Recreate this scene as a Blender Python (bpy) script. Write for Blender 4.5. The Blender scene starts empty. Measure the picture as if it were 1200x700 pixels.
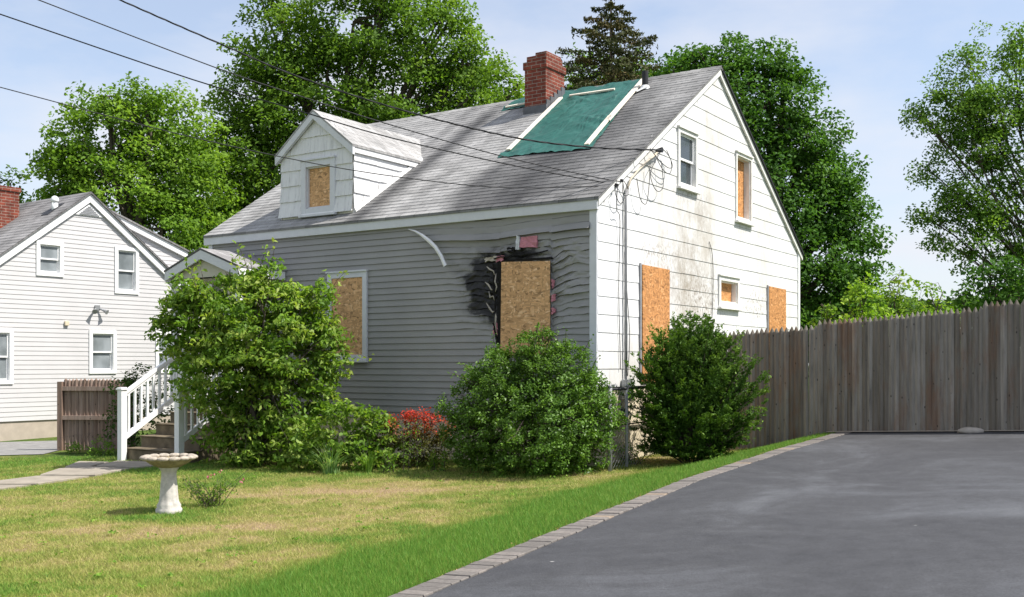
import bpy, math, random
import numpy as np
from mathutils import Vector, Matrix
random.seed(7); rng = np.random.default_rng(11)
sc = bpy.context.scene; col = sc.collection
# ------------------------------------------------------------------ camera, sky, sun, exposure
EYE = 1.48; FOC = 1235.0; HOR = 427.0
cd = bpy.data.cameras.new('camera'); cam = bpy.data.objects.new('camera', cd); col.objects.link(cam)
cam.location = (0, 0, EYE); cam.rotation_euler = (math.radians(90), 0, 0)
cd.sensor_width = 36; cd.lens = 36*FOC/1200; cd.shift_y = 77/1200; cd.clip_end = 2000; cd.clip_start = 0.1
sc.camera = cam
SUN_EL = math.radians(54); SUN_AZ = math.radians(-14)       # azimuth measured from +X towards +Y
sdir = Vector((math.cos(SUN_EL)*math.cos(SUN_AZ), math.cos(SUN_EL)*math.sin(SUN_AZ), math.sin(SUN_EL)))
w = bpy.data.worlds.new('World'); sc.world = w; w.use_nodes = True
nt = w.node_tree; N = nt.nodes; Lk = nt.links; N.clear()
out = N.new('ShaderNodeOutputWorld'); bg = N.new('ShaderNodeBackground'); sky = N.new('ShaderNodeTexSky')
sky.sky_type = 'NISHITA'; sky.sun_disc = False; sky.sun_elevation = SUN_EL
sky.sun_rotation = math.radians(90) - SUN_AZ; sky.air_density = 1.0; sky.dust_density = 1.2; sky.ozone_density = 2.0
tc = N.new('ShaderNodeTexCoord'); mp = N.new('ShaderNodeMapping'); mp.inputs['Scale'].default_value = (1.2, 1.2, 3.2)
nz = N.new('ShaderNodeTexNoise'); nz.inputs['Scale'].default_value = 1.7; nz.inputs['Detail'].default_value = 7; nz.inputs['Roughness'].default_value = .55
rp = N.new('ShaderNodeValToRGB'); rp.color_ramp.elements[0].position = .42; rp.color_ramp.elements[1].position = .66
rp.color_ramp.elements[0].color = (.33, .33, .33, 1); rp.color_ramp.elements[1].color = (1, 1, 1, 1)
mx = N.new('ShaderNodeMixRGB'); mx.inputs[2].default_value = (4.3, 4.4, 4.75, 1)
Lk.new(tc.outputs['Generated'], mp.inputs[0]); Lk.new(mp.outputs[0], nz.inputs[0]); Lk.new(nz.outputs[0], rp.inputs[0])
Lk.new(rp.outputs[0], mx.inputs[0]); Lk.new(sky.outputs[0], mx.inputs[1]); Lk.new(mx.outputs[0], bg.inputs[0])
Lk.new(bg.outputs[0], out.inputs[0]); bg.inputs[1].default_value = .115
sl = bpy.data.lights.new('sun', 'SUN'); so = bpy.data.objects.new('sun', sl); col.objects.link(so)
sl.energy = 4.1; sl.angle = math.radians(.53); sl.color = (1, .955, .88)
so.rotation_euler = sdir.to_track_quat('Z', 'Y').to_euler()
sc.view_settings.view_transform = 'Standard'; sc.view_settings.look = 'None'
sc.view_settings.exposure = 0.82; sc.view_settings.gamma = 1

# ------------------------------------------------------------------ helpers
def tag(o, label=None, cat=None, group=None, kind=None):
    if label: o['label'] = label
    if cat: o['category'] = cat
    if group: o['group'] = group
    if kind: o['kind'] = kind
    return o
def empty(name, loc=(0,0,0), rz=0, label=None, cat=None, group=None):
    o = bpy.data.objects.new(name, None); col.objects.link(o); o.location = loc; o.rotation_euler = (0,0,rz)
    o.empty_display_size = .2
    return tag(o, label, cat, group)
def link(name, me, mat, parent):
    me.materials.append(mat); o = bpy.data.objects.new(name, me); col.objects.link(o)
    if parent: o.parent = parent
    return o
class MB:
    def __init__(s): s.v = []; s.f = []; s.at = {}
    def add(s, pts, faces):
        b = len(s.v); s.v += [tuple(p) for p in pts]; s.f += [tuple(i+b for i in f) for f in faces]; return s
    def quad(s, *p): return s.add(p, [tuple(range(len(p)))])
    def box(s, x0, x1, y0, y1, z0, z1):
        p = [(x,y,z) for z in (z0,z1) for y in (y0,y1) for x in (x0,x1)]
        return s.add(p, [(0,2,3,1),(4,5,7,6),(0,1,5,4),(2,6,7,3),(0,4,6,2),(1,3,7,5)])
    def beam(s, a, b, w, h, up=(0,0,1)):
        a = Vector(a); b = Vector(b); d = (b-a).normalized(); sd = d.cross(Vector(up)).normalized(); u = sd.cross(d)
        p = []
        for c in (a, b):
            for i, j in ((-1,-1),(1,-1),(1,1),(-1,1)): p.append(c + sd*(i*w/2) + u*(j*h/2))
        return s.add(p, [(0,3,2,1),(4,5,6,7),(0,1,5,4),(1,2,6,5),(2,3,7,6),(3,0,4,7)])
    def prism(s, poly, f, a, b):          # f(p,q,d)->xyz
        n = len(poly); pts = [f(p,q,a) for p,q in poly]+[f(p,q,b) for p,q in poly]
        return s.add(pts, [tuple(range(n))[::-1], tuple(range(n,2*n))]+[(i,(i+1)%n,n+(i+1)%n,n+i) for i in range(n)])
    def tube(s, pts, rad, n=8, caps=True):
        pts = [Vector(p) for p in pts]; m = len(pts)
        if not hasattr(rad, '__len__'): rad = [rad]*m
        base = len(s.v); ref = Vector((0,0,1))
        if abs((pts[-1]-pts[0]).normalized().z) > .9: ref = Vector((1,0,0))
        for i, p in enumerate(pts):
            d = (pts[min(i+1,m-1)]-pts[max(i-1,0)]).normalized()
            a = d.cross(ref); a = a.normalized() if a.length > 1e-5 else Vector((1,0,0)); b = d.cross(a)
            for k in range(n):
                t = 2*math.pi*k/n; s.v.append(tuple(p + (a*math.cos(t)+b*math.sin(t))*rad[i]))
        for i in range(m-1):
            for k in range(n):
                k2 = (k+1)%n; s.f.append((base+i*n+k, base+i*n+k2, base+(i+1)*n+k2, base+(i+1)*n+k))
        if caps: s.f.append(tuple(base+k for k in range(n))[::-1]); s.f.append(tuple(base+(m-1)*n+k for k in range(n)))
        return s
    def lathe(s, prof, n=32, c=(0,0,0), mod=None):
        base = len(s.v)
        for i, (r, z) in enumerate(prof):
            for k in range(n):
                t = 2*math.pi*k/n; rr, zz = (r, z) if mod is None else mod(r, z, t, i)
                s.v.append((c[0]+rr*math.cos(t), c[1]+rr*math.sin(t), c[2]+zz))
        for i in range(len(prof)-1):
            for k in range(n):
                k2 = (k+1)%n; s.f.append((base+i*n+k, base+i*n+k2, base+(i+1)*n+k2, base+(i+1)*n+k))
        s.f.append(tuple(base+k for k in range(n))[::-1]); s.f.append(tuple(base+(len(prof)-1)*n+k for k in range(n)))
        return s
    def build(s, name, mat, parent=None, smooth=False, bevel=0, attrs=None):
        me = bpy.data.meshes.new(name); me.from_pydata(s.v, [], s.f); me.update()
        uv = me.uv_layers.new(name='UVMap')
        for p in me.polygons:
            n = p.normal; ax = max(range(3), key=lambda i: abs(n[i])); ij = ((1,2),(0,2),(0,1))[ax]
            for li in p.loop_indices:
                c = me.vertices[me.loops[li].vertex_index].co; uv.data[li].uv = (c[ij[0]], c[ij[1]])
        if attrs:
            for k, a in attrs.items():
                at = me.attributes.new(k, 'FLOAT', 'POINT'); at.data.foreach_set('value', np.asarray(a, dtype=np.float32))
        if smooth: me.polygons.foreach_set('use_smooth', [True]*len(me.polygons))
        o = link(name, me, mat, parent)
        if bevel:
            m = o.modifiers.new('bevel', 'BEVEL'); m.width = bevel; m.segments = 2; m.limit_method = 'ANGLE'
        return o
def npmesh(name, co, nper, mat, parent=None, rnd=None, attrs=None):
    n = len(co); nf = n//nper; me = bpy.data.meshes.new(name)
    me.vertices.add(n); me.vertices.foreach_set('co', np.ascontiguousarray(co, dtype=np.float32).ravel())
    me.loops.add(n); me.loops.foreach_set('vertex_index', np.arange(n, dtype=np.int32))
    me.polygons.add(nf); me.polygons.foreach_set('loop_start', np.arange(0, n, nper, dtype=np.int32))
    me.polygons.foreach_set('loop_total', np.full(nf, nper, dtype=np.int32)); me.update(calc_edges=True)
    if rnd is not None:
        at = me.attributes.new('rnd', 'FLOAT', 'POINT'); at.data.foreach_set('value', np.repeat(rnd, nper).astype(np.float32))
    if attrs:
        for k, a in attrs.items():
            at = me.attributes.new(k, 'FLOAT', 'POINT'); at.data.foreach_set('value', np.repeat(a, nper).astype(np.float32))
    return link(name, me, mat, parent)
# value noise
_T = rng.random((256, 256))
def vn(x, y):
    x = np.asarray(x, float); y = np.asarray(y, float); xi = np.floor(x).astype(int); yi = np.floor(y).astype(int)
    fx = x-xi; fy = y-yi; fx = fx*fx*(3-2*fx); fy = fy*fy*(3-2*fy)
    g = lambda i, j: _T[i % 256, j % 256]
    return (g(xi,yi)*(1-fx)+g(xi+1,yi)*fx)*(1-fy)+(g(xi,yi+1)*(1-fx)+g(xi+1,yi+1)*fx)*fy
def fbm(x, y, o=4):
    s = 0; a = .5; t = 0
    for i in range(o): s = s+a*vn(np.asarray(x)*2**i+17.3*i, np.asarray(y)*2**i+5.1*i); t += a; a *= .5
    return s/t
# ------------------------------------------------------------------ materials
class M:
    def __init__(s, name, rough=.8, spec=.3):
        s.m = bpy.data.materials.new(name); s.m.use_nodes = True; s.t = s.m.node_tree; s.n = s.t.nodes
        s.b = s.n['Principled BSDF']; s.b.inputs['Roughness'].default_value = rough
        s.b.inputs['Specular IOR Level'].default_value = spec
        s.tc = s.n.new('ShaderNodeTexCoord')
    def l(s, a, b): s.t.links.new(a, b)
    def co(s, scale=(1,1,1), src='Object', rot=(0,0,0)):
        m = s.n.new('ShaderNodeMapping'); m.inputs['Scale'].default_value = scale; m.inputs['Rotation'].default_value = rot
        s.l(s.tc.outputs[src], m.inputs[0]); return m.outputs[0]
    def noise(s, scale, detail=4, rough=.6, st=(1,1,1), src='Object', dist=0):
        n = s.n.new('ShaderNodeTexNoise'); n.inputs['Scale'].default_value = scale; n.inputs['Detail'].default_value = detail
        n.inputs['Roughness'].default_value = rough; n.inputs['Distortion'].default_value = dist
        s.l(s.co(st, src), n.inputs['Vector']); return n.outputs[0]
    def ramp(s, src, stops):
        r = s.n.new('ShaderNodeValToRGB'); e = r.color_ramp.elements
        while len(e) < len(stops): e.new(.5)
        for x, (p, c) in zip(e, stops):
            x.position = p; x.color = (c if hasattr(c, '__len__') else (c,c,c))[:3]+(1,) if hasattr(c,'__len__') else (c,c,c,1)
        s.l(src, r.inputs[0]); return r.outputs[0]
    def mix(s, f, a, b, mode='MIX'):
        m = s.n.new('ShaderNodeMixRGB'); m.blend_type = mode
        for i, x in ((0, f), (1, a), (2, b)):
            if hasattr(x, 'is_linked') or hasattr(x, 'links'): s.l(x, m.inputs[i])
            elif i == 0: m.inputs[0].default_value = x
            else: m.inputs[i].default_value = tuple(x)+(1,) if len(x) == 3 else x
        return m.outputs[0]
    def attr(s, name):
        a = s.n.new('ShaderNodeAttribute'); a.attribute_name = name; return a.outputs['Fac']
    def math(s, op, a, b=0.0):
        m = s.n.new('ShaderNodeMath'); m.operation = op
        for i, x in ((0, a), (1, b)):
            if hasattr(x, 'links'): s.l(x, m.inputs[i])
            else: m.inputs[i].default_value = x
        return m.outputs[0]
    def color(s, c):
        if hasattr(c, 'links'): s.l(c, s.b.inputs['Base Color'])
        else: s.b.inputs['Base Color'].default_value = tuple(c)+(1,)
        return s
    def bump(s, h, strength=.3, dist=.01):
        b = s.n.new('ShaderNodeBump'); b.inputs['Strength'].default_value = strength; b.inputs['Distance'].default_value = dist
        s.l(h, b.inputs['Height']); s.l(b.outputs[0], s.b.inputs['Normal']); return s
def plain(name, c, rough=.7, var=.12, scale=6, bump=.0, spec=.3, metal=0, st=(1,1,1)):
    m = M(name, rough, spec); n = m.noise(scale, 5, .65, st)
    lo = tuple(x*(1-var) for x in c); hi = tuple(min(1, x*(1+var)) for x in c)
    m.color(m.ramp(n, [(.3, lo), (.7, hi)])); m.b.inputs['Metallic'].default_value = metal
    if bump: m.bump(n, bump)
    return m.m
def foliage_mat(name, cols, trans=.35, rough=.6, spec=.12, k=1.55):
    cols = [(min(.6, a*k*1.12), min(.6, b*k), c*k*.95) for a, b, c in cols]
    m = M(name, rough, spec); c = m.ramp(m.attr('rnd'), [(i/(len(cols)-1), k) for i, k in enumerate(cols)])
    nn = m.noise(.9, 2); c = m.mix(m.ramp(nn, [(.35, 0.0), (.65, .35)]), c, tuple(x*1.5 for x in cols[-1]), 'MIX') if False else c
    c2 = m.mix(1.0, c, m.ramp(nn, [(.3, .78), (.7, 1.15)]), 'MULTIPLY')
    m.color(c2); tr = m.n.new('ShaderNodeBsdfTranslucent'); mixc = m.mix(1.0, c2, (1.25, 1.3, .55), 'MULTIPLY'); m.l(mixc, tr.inputs[0])
    ms = m.n.new('ShaderNodeMixShader'); ms.inputs[0].default_value = trans
    o = m.n['Material Output']; m.l(m.b.outputs[0], ms.inputs[1]); m.l(tr.outputs[0], ms.inputs[2]); m.l(ms.outputs[0], o.inputs[0])
    return m.m
# white paint on shingles
def mk_white():
    m = M('white_shingle_paint', .75, .25)
    st = m.noise(1.1, 6, .68, (1, 1, .55)); c = m.mix(m.ramp(st, [(.48, 0.0), (.70, .8)]), (.69, .69, .69), (.50, .47, .42))
    dirt = m.noise(9, 6, .7, (1, 1, .35)); c = m.mix(m.ramp(dirt, [(.56, 0.0), (.75, .3)]), c, (.42, .40, .36))
    g = m.attr('peel'); pn = m.noise(22, 5, .75, (1, 1, .6)); f = m.math('MULTIPLY', g, m.ramp(pn, [(.50, 0.0), (.58, 1.0)]))
    c = m.mix(f, c, (.16, .12, .09)); sg = m.attr('soil'); sn = m.noise(3.4, 7, .78, (1, 1, .75))
    f2 = m.math('MULTIPLY', sg, m.ramp(sn, [(.36, .1), (.60, 1.0)])); c = m.mix(f2, c, (.25, .205, .15))
    m.color(c).bump(m.noise(60, 4, .7, (1, 1, .25)), .25, .004); return m.m
def mk_shake():
    m = M('white_shake_paint', .7, .3); n = m.noise(26, 5, .7, (1, 1, .06))
    c = m.ramp(n, [(.28, (.42, .42, .43)), (.42, (.66, .66, .67)), (.8, (.76, .76, .76))]); m.color(c).bump(n, .6, .006); return m.m
def mk_vinyl():
    m = M('grey_vinyl', .5, .35); n = m.noise(1.2, 5); g = m.noise(30, 3, .6, (.1, 1, 1))
    c = m.mix(m.ramp(n, [(.3, 0.0), (.7, 1.0)]), (.262, .256, .248), (.31, .302, .292)); c = m.mix(.12, c, m.ramp(g, [(.3, .12), (.7, .3)]))
    ch = m.attr('char'); fn = m.noise(9, 7, .8, (1.6, 1, 3.2)); f = m.math('ADD', m.math('MULTIPLY', ch, 1.25), m.math('MULTIPLY', m.math('SUBTRACT', fn, .5), m.math('MULTIPLY', ch, 1.6)))
    c = m.mix(m.ramp(f, [(.10, 0.0), (.42, .38), (.60, .90), (.8, 1.0)]), c, (.012, .011, .010)); m.color(c); m.bump(m.noise(11, 4), .08, .01)
    return m.m
def mk_osb(name, tint):
    m = M(name, .7, .25); nn = m.n.new('ShaderNodeTexNoise'); nn.inputs['Scale'].default_value = 3.5; m.l(m.co((1,1,1)), nn.inputs[0])
    cc = m.mix(.16, m.co((1,1,1)), nn.outputs['Color'], 'ADD'); out = None
    for k, (sx, sz, rot) in enumerate(((10, 52, .3), (46, 13, -.45), (16, 40, .9))):
        mp = m.n.new('ShaderNodeMapping'); mp.inputs['Scale'].default_value = (sx, sx, sz); mp.inputs['Rotation'].default_value = (rot, rot, rot*.3); m.l(cc, mp.inputs[0])
        v = m.n.new('ShaderNodeTexVoronoi'); v.inputs['Scale'].default_value = 1.0; m.l(mp.outputs[0], v.inputs['Vector'])
        sep = m.n.new('ShaderNodeSeparateColor'); m.l(v.outputs['Color'], sep.inputs[0])
        t = tint
        c = m.ramp(sep.outputs[0], [(0, tuple(x*.45 for x in t)), (.2, tuple(x*.78 for x in t)), (.6, t), (.85, tuple(min(1, x*1.15) for x in t)), (1, (min(1,t[0]*1.35), min(1,t[1]*1.55), min(1,t[2]*1.9)))])
        out = c if out is None else m.mix(m.ramp(sep.outputs[1], [(.45, 0.0), (.55, 1.0)]), out, c)
    m.color(out).bump(out, .3, .003); return m.m
def mk_roof(name, base=(.35,.345,.34), dark=(.085,.085,.088)):
    m = M(name, .9, .15); b = m.n.new('ShaderNodeTexBrick'); b.offset = .5; b.squash = 1
    b.inputs['Scale'].default_value = 1; b.inputs['Brick Width'].default_value = .30; b.inputs['Row Height'].default_value = .112
    b.inputs['Mortar Size'].default_value = .004; b.inputs['Color1'].default_value = (.75,.75,.75,1); b.inputs['Color2'].default_value = (1.15,1.15,1.15,1); b.inputs['Mortar'].default_value = (.3,.3,.3,1)
    b.inputs['Bias'].default_value = 0; m.l(m.co((1,1,1)), b.inputs['Vector'])
    c = m.mix(m.attr('stain'), base, dark); c = m.mix(.85, c, b.outputs[0], 'MULTIPLY')
    n = m.noise(2.2, 6, .7, (1, .35, 1)); c = m.mix(1.0, c, m.ramp(n, [(.3, .72), (.7, 1.2)]), 'MULTIPLY')
    g = m.noise(160, 2, .8); c = m.mix(1.0, c, m.ramp(g, [(.3, .75), (.7, 1.25)]), 'MULTIPLY')
    m.color(c).bump(g, .4, .004); return m.m
def mk_brick(name, scale=1):
    m = M(name, .9, .15); b = m.n.new('ShaderNodeTexBrick'); b.inputs['Scale'].default_value = 1
    b.inputs['Brick Width'].default_value = .205; b.inputs['Row Height'].default_value = .068; b.inputs['Mortar Size'].default_value = .006
    b.inputs['Color1'].default_value = (.22,.056,.036,1); b.inputs['Color2'].default_value = (.16,.045,.032,1); b.inputs['Mortar'].default_value = (.30,.24,.20,1)
    b.inputs['Mortar Smooth'].default_value = .2; m.l(m.co((1,1,1), 'UV'), b.inputs['Vector'])
    n = m.noise(5, 6, .7); c = m.mix(1.0, b.outputs[0], m.ramp(n, [(.3, .5), (.6, 1.15)]), 'MULTIPLY')
    m.color(c).bump(m.math('MULTIPLY', b.outputs[1], -1.0), .8, .008); return m.m
def mk_wood(name, cols, rust=0):
    m = M(name, .9, .1); r = m.attr('rnd'); n = m.noise(18, 6, .72, (1, 1, .07)); c = m.ramp(r, [(i/(len(cols)-1), k) for i, k in enumerate(cols)])
    c = m.mix(1.0, c, m.ramp(n, [(.25, .35), (.42, .85), (.75, 1.4)]), 'MULTIPLY')
    if rust:
        rn = m.noise(2.2, 5, .7, (1, 1, .35)); c = m.mix(m.ramp(rn, [(.50, 0.0), (.66, rust)]), c, (.19, .095, .05))
    kn = m.n.new('ShaderNodeTexVoronoi'); kn.inputs['Scale'].default_value = 7; m.l(m.co((1.6, 1.6, .8)), kn.inputs['Vector'])
    c = m.mix(m.ramp(kn.outputs[0], [(.06, .85), (.13, 0.0)]), c, (.02, .017, .015))
    m.color(c).bump(n, .5, .006); return m.m
def mk_ground():
    m = M('lawn_soil', .95, .1); d = m.attr('dry'); n = m.noise(7, 7, .75); n2 = m.noise(60, 4, .8)
    f = m.math('ADD', d, m.math('MULTIPLY', m.math('SUBTRACT', n, .5), .9))
    c = m.ramp(f, [(.15, (.07, .12, .022)), (.45, (.17, .19, .05)), (.68, (.30, .25, .11)), (.9, (.36, .26, .16))])
    c = m.mix(1.0, c, m.ramp(n2, [(.3, .55), (.7, 1.3)]), 'MULTIPLY'); m.color(c).bump(n2, .8, .03); return m.m
def mk_blade(name, cols, trans=.42):
    m = M(name, .55, .25); f = m.math('ADD', m.math('MULTIPLY', m.attr('dry'), .78), m.math('MULTIPLY', m.attr('rnd'), .25))
    c = m.ramp(f, cols); m.color(c); tr = m.n.new('ShaderNodeBsdfTranslucent'); m.l(c, tr.inputs[0])
    ms = m.n.new('ShaderNodeMixShader'); ms.inputs[0].default_value = trans; o = m.n['Material Output']
    m.l(m.b.outputs[0], ms.inputs[1]); m.l(tr.outputs[0], ms.inputs[2]); m.l(ms.outputs[0], o.inputs[0]); return m.m
def mk_asphalt(name='driveway_asphalt', base=.048):
    m = M(name, .62, .35); n1 = m.noise(.42, 5, .6, (1, .8, 1), dist=1.6); n2 = m.noise(6, 6, .7); n3 = m.noise(70, 5, .9)
    b = base; c = m.ramp(n1, [(.36, (b*.80, b*.82, b*.92)), (.52, (b*1.02, b*1.04, b*1.14)), (.59, (b*1.3, b*1.34, b*1.48)), (.72, (b*1.75, b*1.82, b*1.98))])
    c = m.mix(1.0, c, m.ramp(n2, [(.3, .8), (.7, 1.2)]), 'MULTIPLY'); c = m.mix(1.0, c, m.ramp(n3, [(.3, .45), (.7, 1.7)]), 'MULTIPLY')
    v = m.n.new('ShaderNodeTexVoronoi'); v.inputs['Scale'].default_value = 1.15; m.l(m.co((1, 1.7, 1)), v.inputs['Vector'])
    c = m.mix(m.ramp(v.outputs[0], [(.012, .8), (.022, 0.0)]), c, (.5, .49, .47))
    v2 = m.n.new('ShaderNodeTexVoronoi'); v2.inputs['Scale'].default_value = .55; nd = m.n.new('ShaderNodeTexNoise'); nd.inputs['Scale'].default_value = 3; m.l(m.co((1, 1, 1)), nd.inputs[0]); m.l(m.mix(.12, m.co((1.3, 1, 1)), nd.outputs['Color'], 'ADD'), v2.inputs['Vector'])
    c = m.mix(m.ramp(v2.outputs[0], [(.05, .5), (.11, 0.0)]), c, (.018, .018, .02)); m.color(c)
    m.l(m.ramp(n1, [(.35, .8), (.7, .66)]), m.b.inputs['Roughness']); m.bump(n3, .45, .006); return m.m
def mk_tarp():
    m = M('green_tarp', .42, .4); n = m.noise(3, 5); m.color(m.ramp(n, [(.3, (.012, .080, .066)), (.7, (.020, .115, .095))])); m.b.inputs['Roughness'].default_value = .55; m.bump(m.noise(1.9, 2.5, .5, (1.6, .6, .6), dist=.9), .9, .09); return m.m
MAT = {}
MAT['white'] = mk_white(); MAT['shake'] = mk_shake(); MAT['vinyl'] = mk_vinyl()
MAT['osb'] = mk_osb('osb_board', (.60, .35, .165)); MAT['osbo'] = mk_osb('osb_board_orange', (.50, .235, .085))
MAT['roof'] = mk_roof('asphalt_shingles'); MAT['roofn'] = mk_roof('neighbour_shingles', (.31,.30,.30)); MAT['brick'] = mk_brick('red_brick')
MAT['trim'] = plain('trim_paint', (.60, .61, .635), .55, .05); MAT['trimw'] = plain('white_trim', (.80, .80, .80), .5, .05)
MAT['oldtrim'] = plain('weathered_trim', (.70, .69, .66), .7, .18, 14, st=(1,1,.3)); MAT['vinylw'] = plain('white_vinyl', (.54, .53, .535), .5, .04, 1.5)
MAT['cream'] = plain('cream_foundation', (.66, .57, .42), .9, .15, 4, .3); MAT['concrete'] = plain('concrete', (.34, .31, .27), .95, .25, 5, .4)
MAT['steps'] = plain('mossy_concrete', (.15, .12, .08), .95, .45, 4, .5); MAT['slab'] = plain('flagstone', (.29, .255, .21), .9, .2, 4, .3)
MAT['black'] = plain('black_metal', (.02, .02, .022), .5, .2); MAT['lead'] = plain('lead_flashing', (.10, .105, .115), .55, .3)
MAT['galv'] = plain('galvanised_steel', (.36, .37, .38), .45, .15, 12, metal=.6); MAT['greymetal'] = plain('grey_conduit', (.30, .30, .31), .5, .2)
MAT['dark'] = plain('dark_interior', (.015, .015, .018), .9, .1); MAT['charred'] = plain('charred_wood', (.011, .010, .009), .95, .5, 20, .8)
MAT['pink'] = plain('pink_foam', (.50, .21, .25), .9, .2, 15, .3); MAT['shred'] = plain('melted_vinyl', (.38, .34, .28), .6, .35, 12)
MAT['soffit'] = plain('olive_soffit', (.50, .48, .40), .8, .05); MAT['silver'] = plain('bent_aluminium', (.72, .72, .72), .35, .1, metal=.3)
MAT['tarp'] = mk_tarp(); MAT['wood'] = plain('batten_wood', (.74, .68, .58), .8, .12, 8); MAT['cable'] = plain('wire_rubber', (.03, .03, .033), .6, .2)
MAT['cablet'] = plain('tan_cable', (.55, .48, .38), .6, .1); MAT['paver'] = None
MAT['stone'] = plain('cast_stone', (.50, .47, .43), .95, .22, 16, .5); MAT['stone3'] = plain('weathered_rim_stone', (.36, .315, .26), .95, .35, 22, .6); MAT['stone2'] = plain('stained_cast_stone', (.30, .25, .16), .95, .45, 9, .6)
MAT['fence'] = mk_wood('weathered_picket', [(.145,.128,.104), (.20,.182,.154), (.26,.24,.208)], .5); MAT['gate'] = mk_wood('brown_picket', [(.20,.14,.11), (.26,.19,.155), (.32,.24,.20)], .3)
MAT['ground'] = mk_ground(); MAT['asphalt'] = mk_asphalt(); MAT['asphaltn'] = plain('old_asphalt', (.22, .215, .21), .95, .2, 5, .3)
MAT['bark'] = plain('bark', (.085, .070, .055), .95, .35, 9, .8, st=(1,1,.3)); MAT['barkl'] = plain('grey_bark', (.15, .135, .115), .95, .3, 9, .8, st=(1,1,.3))
g = M('window_glass', .06, .6); g.color((.045, .055, .06)); MAT['glass'] = g.m
g = M('curtained_glass', .08, .6); g.color(g.ramp(g.noise(2.5, 3, .5, (1,1,.6)), [(.35, (.15,.17,.18)), (.65, (.30,.33,.35))])); MAT['glassc'] = g.m
g = M('paver_stone', .9, .2); g.color(g.mix(1.0, g.ramp(g.attr('rnd'), [(0, (.14,.128,.118)), (.5, (.172,.156,.144)), (.93, (.20,.178,.162)), (1, (.25,.20,.155))]), g.ramp(g.noise(30, 5, .7), [(.3,.75),(.7,1.2)]), 'MULTIPLY')); MAT['paver'] = g.m

# ------------------------------------------------------------------ terrain
EX = np.array([-9.2, -.785, .55, 1.90, 3.56, 5.10, 8.0]); EY = np.array([-8.8, 6.78, 9.25, 11.75, 14.3, 16.4, 20.4])
def xe(Y): return np.interp(Y, EY, EX)
def zdrv(X, Y): return -.0486+.0109*np.asarray(Y)+.0569*np.asarray(X)
def sst(t): t = np.clip(t, 0, 1); return t*t*(3-2*t)
def zlawn(X, Y): return -.02+.022*np.clip(X, -22, 5)+.012*(np.clip(Y, -10, 24)-15.15)
def dist(X, Y): return (xe(Y)-X)*.85
def behind(X, Y):      # >0 behind the picket fence line
    return ((X-5.1)*.553+(Y-16.4)*.833)-.05
def ground(X, Y):
    X = np.asarray(X, float); Y = np.asarray(Y, float); d = dist(X, Y); zl = zlawn(X, Y)+.02*(fbm(X*.5+9, Y*.5)-.5)
    zd = zdrv(np.minimum(X, 9), np.minimum(Y, 18)); top = zd-.015
    z = zl+(top-zl)*(1-sst((d-.0)/1.6)); z = np.where(d < 0, zd-.06, z)
    bh = behind(X, Y); zb = zlawn(X, Y)+.25*sst((X-2)/8)
    z = np.where(bh > 0, z+(zb-z)*sst((bh-.2)/3), z)
    return z
def gz(x, y): return float(ground(x, y))
def dryness(X, Y):
    d = dist(X, Y); n = fbm(X*.55+3, Y*.8+8, 5); n2 = fbm(X*2.1+30, Y*2.6, 4)
    n3 = fbm(X*7+50, Y*8+11, 3); v = .43+(n-.5)*1.15+(n2-.5)*.8+(n3-.5)*.55
    for bx, by, sx, sy, a in ((-2.5, 10.4, 1.0, .55, .42), (-.9, 12.9, 1.1, .5, .35), (-4.1, 8.6, .8, .5, .35), (-2.0, 13.0, .9, .3, .25), (-.3, 12.2, .5, .3, .2), (-3.4, 7.3, .7, .3, .2)):
        v = v+a*np.exp(-((X-bx)/sx)**2-((Y-by)/sy)**2)
    v = v-.22*sst((Y-13.6-.25*(X+2))/1.6)*(X < 1)
    e = 1.45+.5*(fbm(X*1.3, Y*1.3)-.5); t = sst((d-e+.25)/.5)
    return np.clip(v, 0.05, 1)*t
def axis(lo, hi, fine0, fine1, st):
    a = list(np.arange(fine0, fine1+1e-6, st)); s = st
    x = fine1
    while x < hi: s *= 1.35; x += s; a.append(min(x, hi))
    x = fine0; s = st; b = []
    while x > lo: s *= 1.35; x -= s; b.append(max(x, lo))
    return np.array(b[::-1]+a)
ax = axis(-400, 400, -12, 10, .12); ay = axis(-60, 700, 5, 21, .12)
GX, GY = np.meshgrid(ax, ay); GZ = ground(GX, GY); nx, ny = len(ax), len(ay)
mb = MB(); mb.v = list(zip(GX.ravel().tolist(), GY.ravel().tolist(), GZ.ravel().tolist()))
mb.f = [(j*nx+i, j*nx+i+1, (j+1)*nx+i+1, (j+1)*nx+i) for j in range(ny-1) for i in range(nx-1)]
tag(mb.build('ground', MAT['ground'], smooth=True, attrs={'dry': dryness(GX, GY).ravel()}), kind='structure')
# driveway
mb = MB(); rows = list(np.arange(-8, 16.41, .35))+[16.4]; W = list(np.arange(0, 16.1, .5)); fv = (.833, -.553); nW = len(W)
for Y in rows:
    for k, wv in enumerate(W):
        o_ = .2 if k == 0 else 0
        X0 = float(xe(Y))+.85*.2 if k == 0 else float(xe(Y)); y0 = Y-.1*(k == 0)
        x = X0+fv[0]*wv; y = y0+fv[1]*wv; mb.v.append((x, y, float(zdrv(x, y))+.012*float(fbm(x*.4, y*.4))-.006))
mb.f = [(j*nW+i, j*nW+i+1, (j+1)*nW+i+1, (j+1)*nW+i) for j in range(len(rows)-1) for i in range(nW-1)]
tag(mb.build('driveway', MAT['asphalt'], smooth=True), kind='structure')
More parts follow.
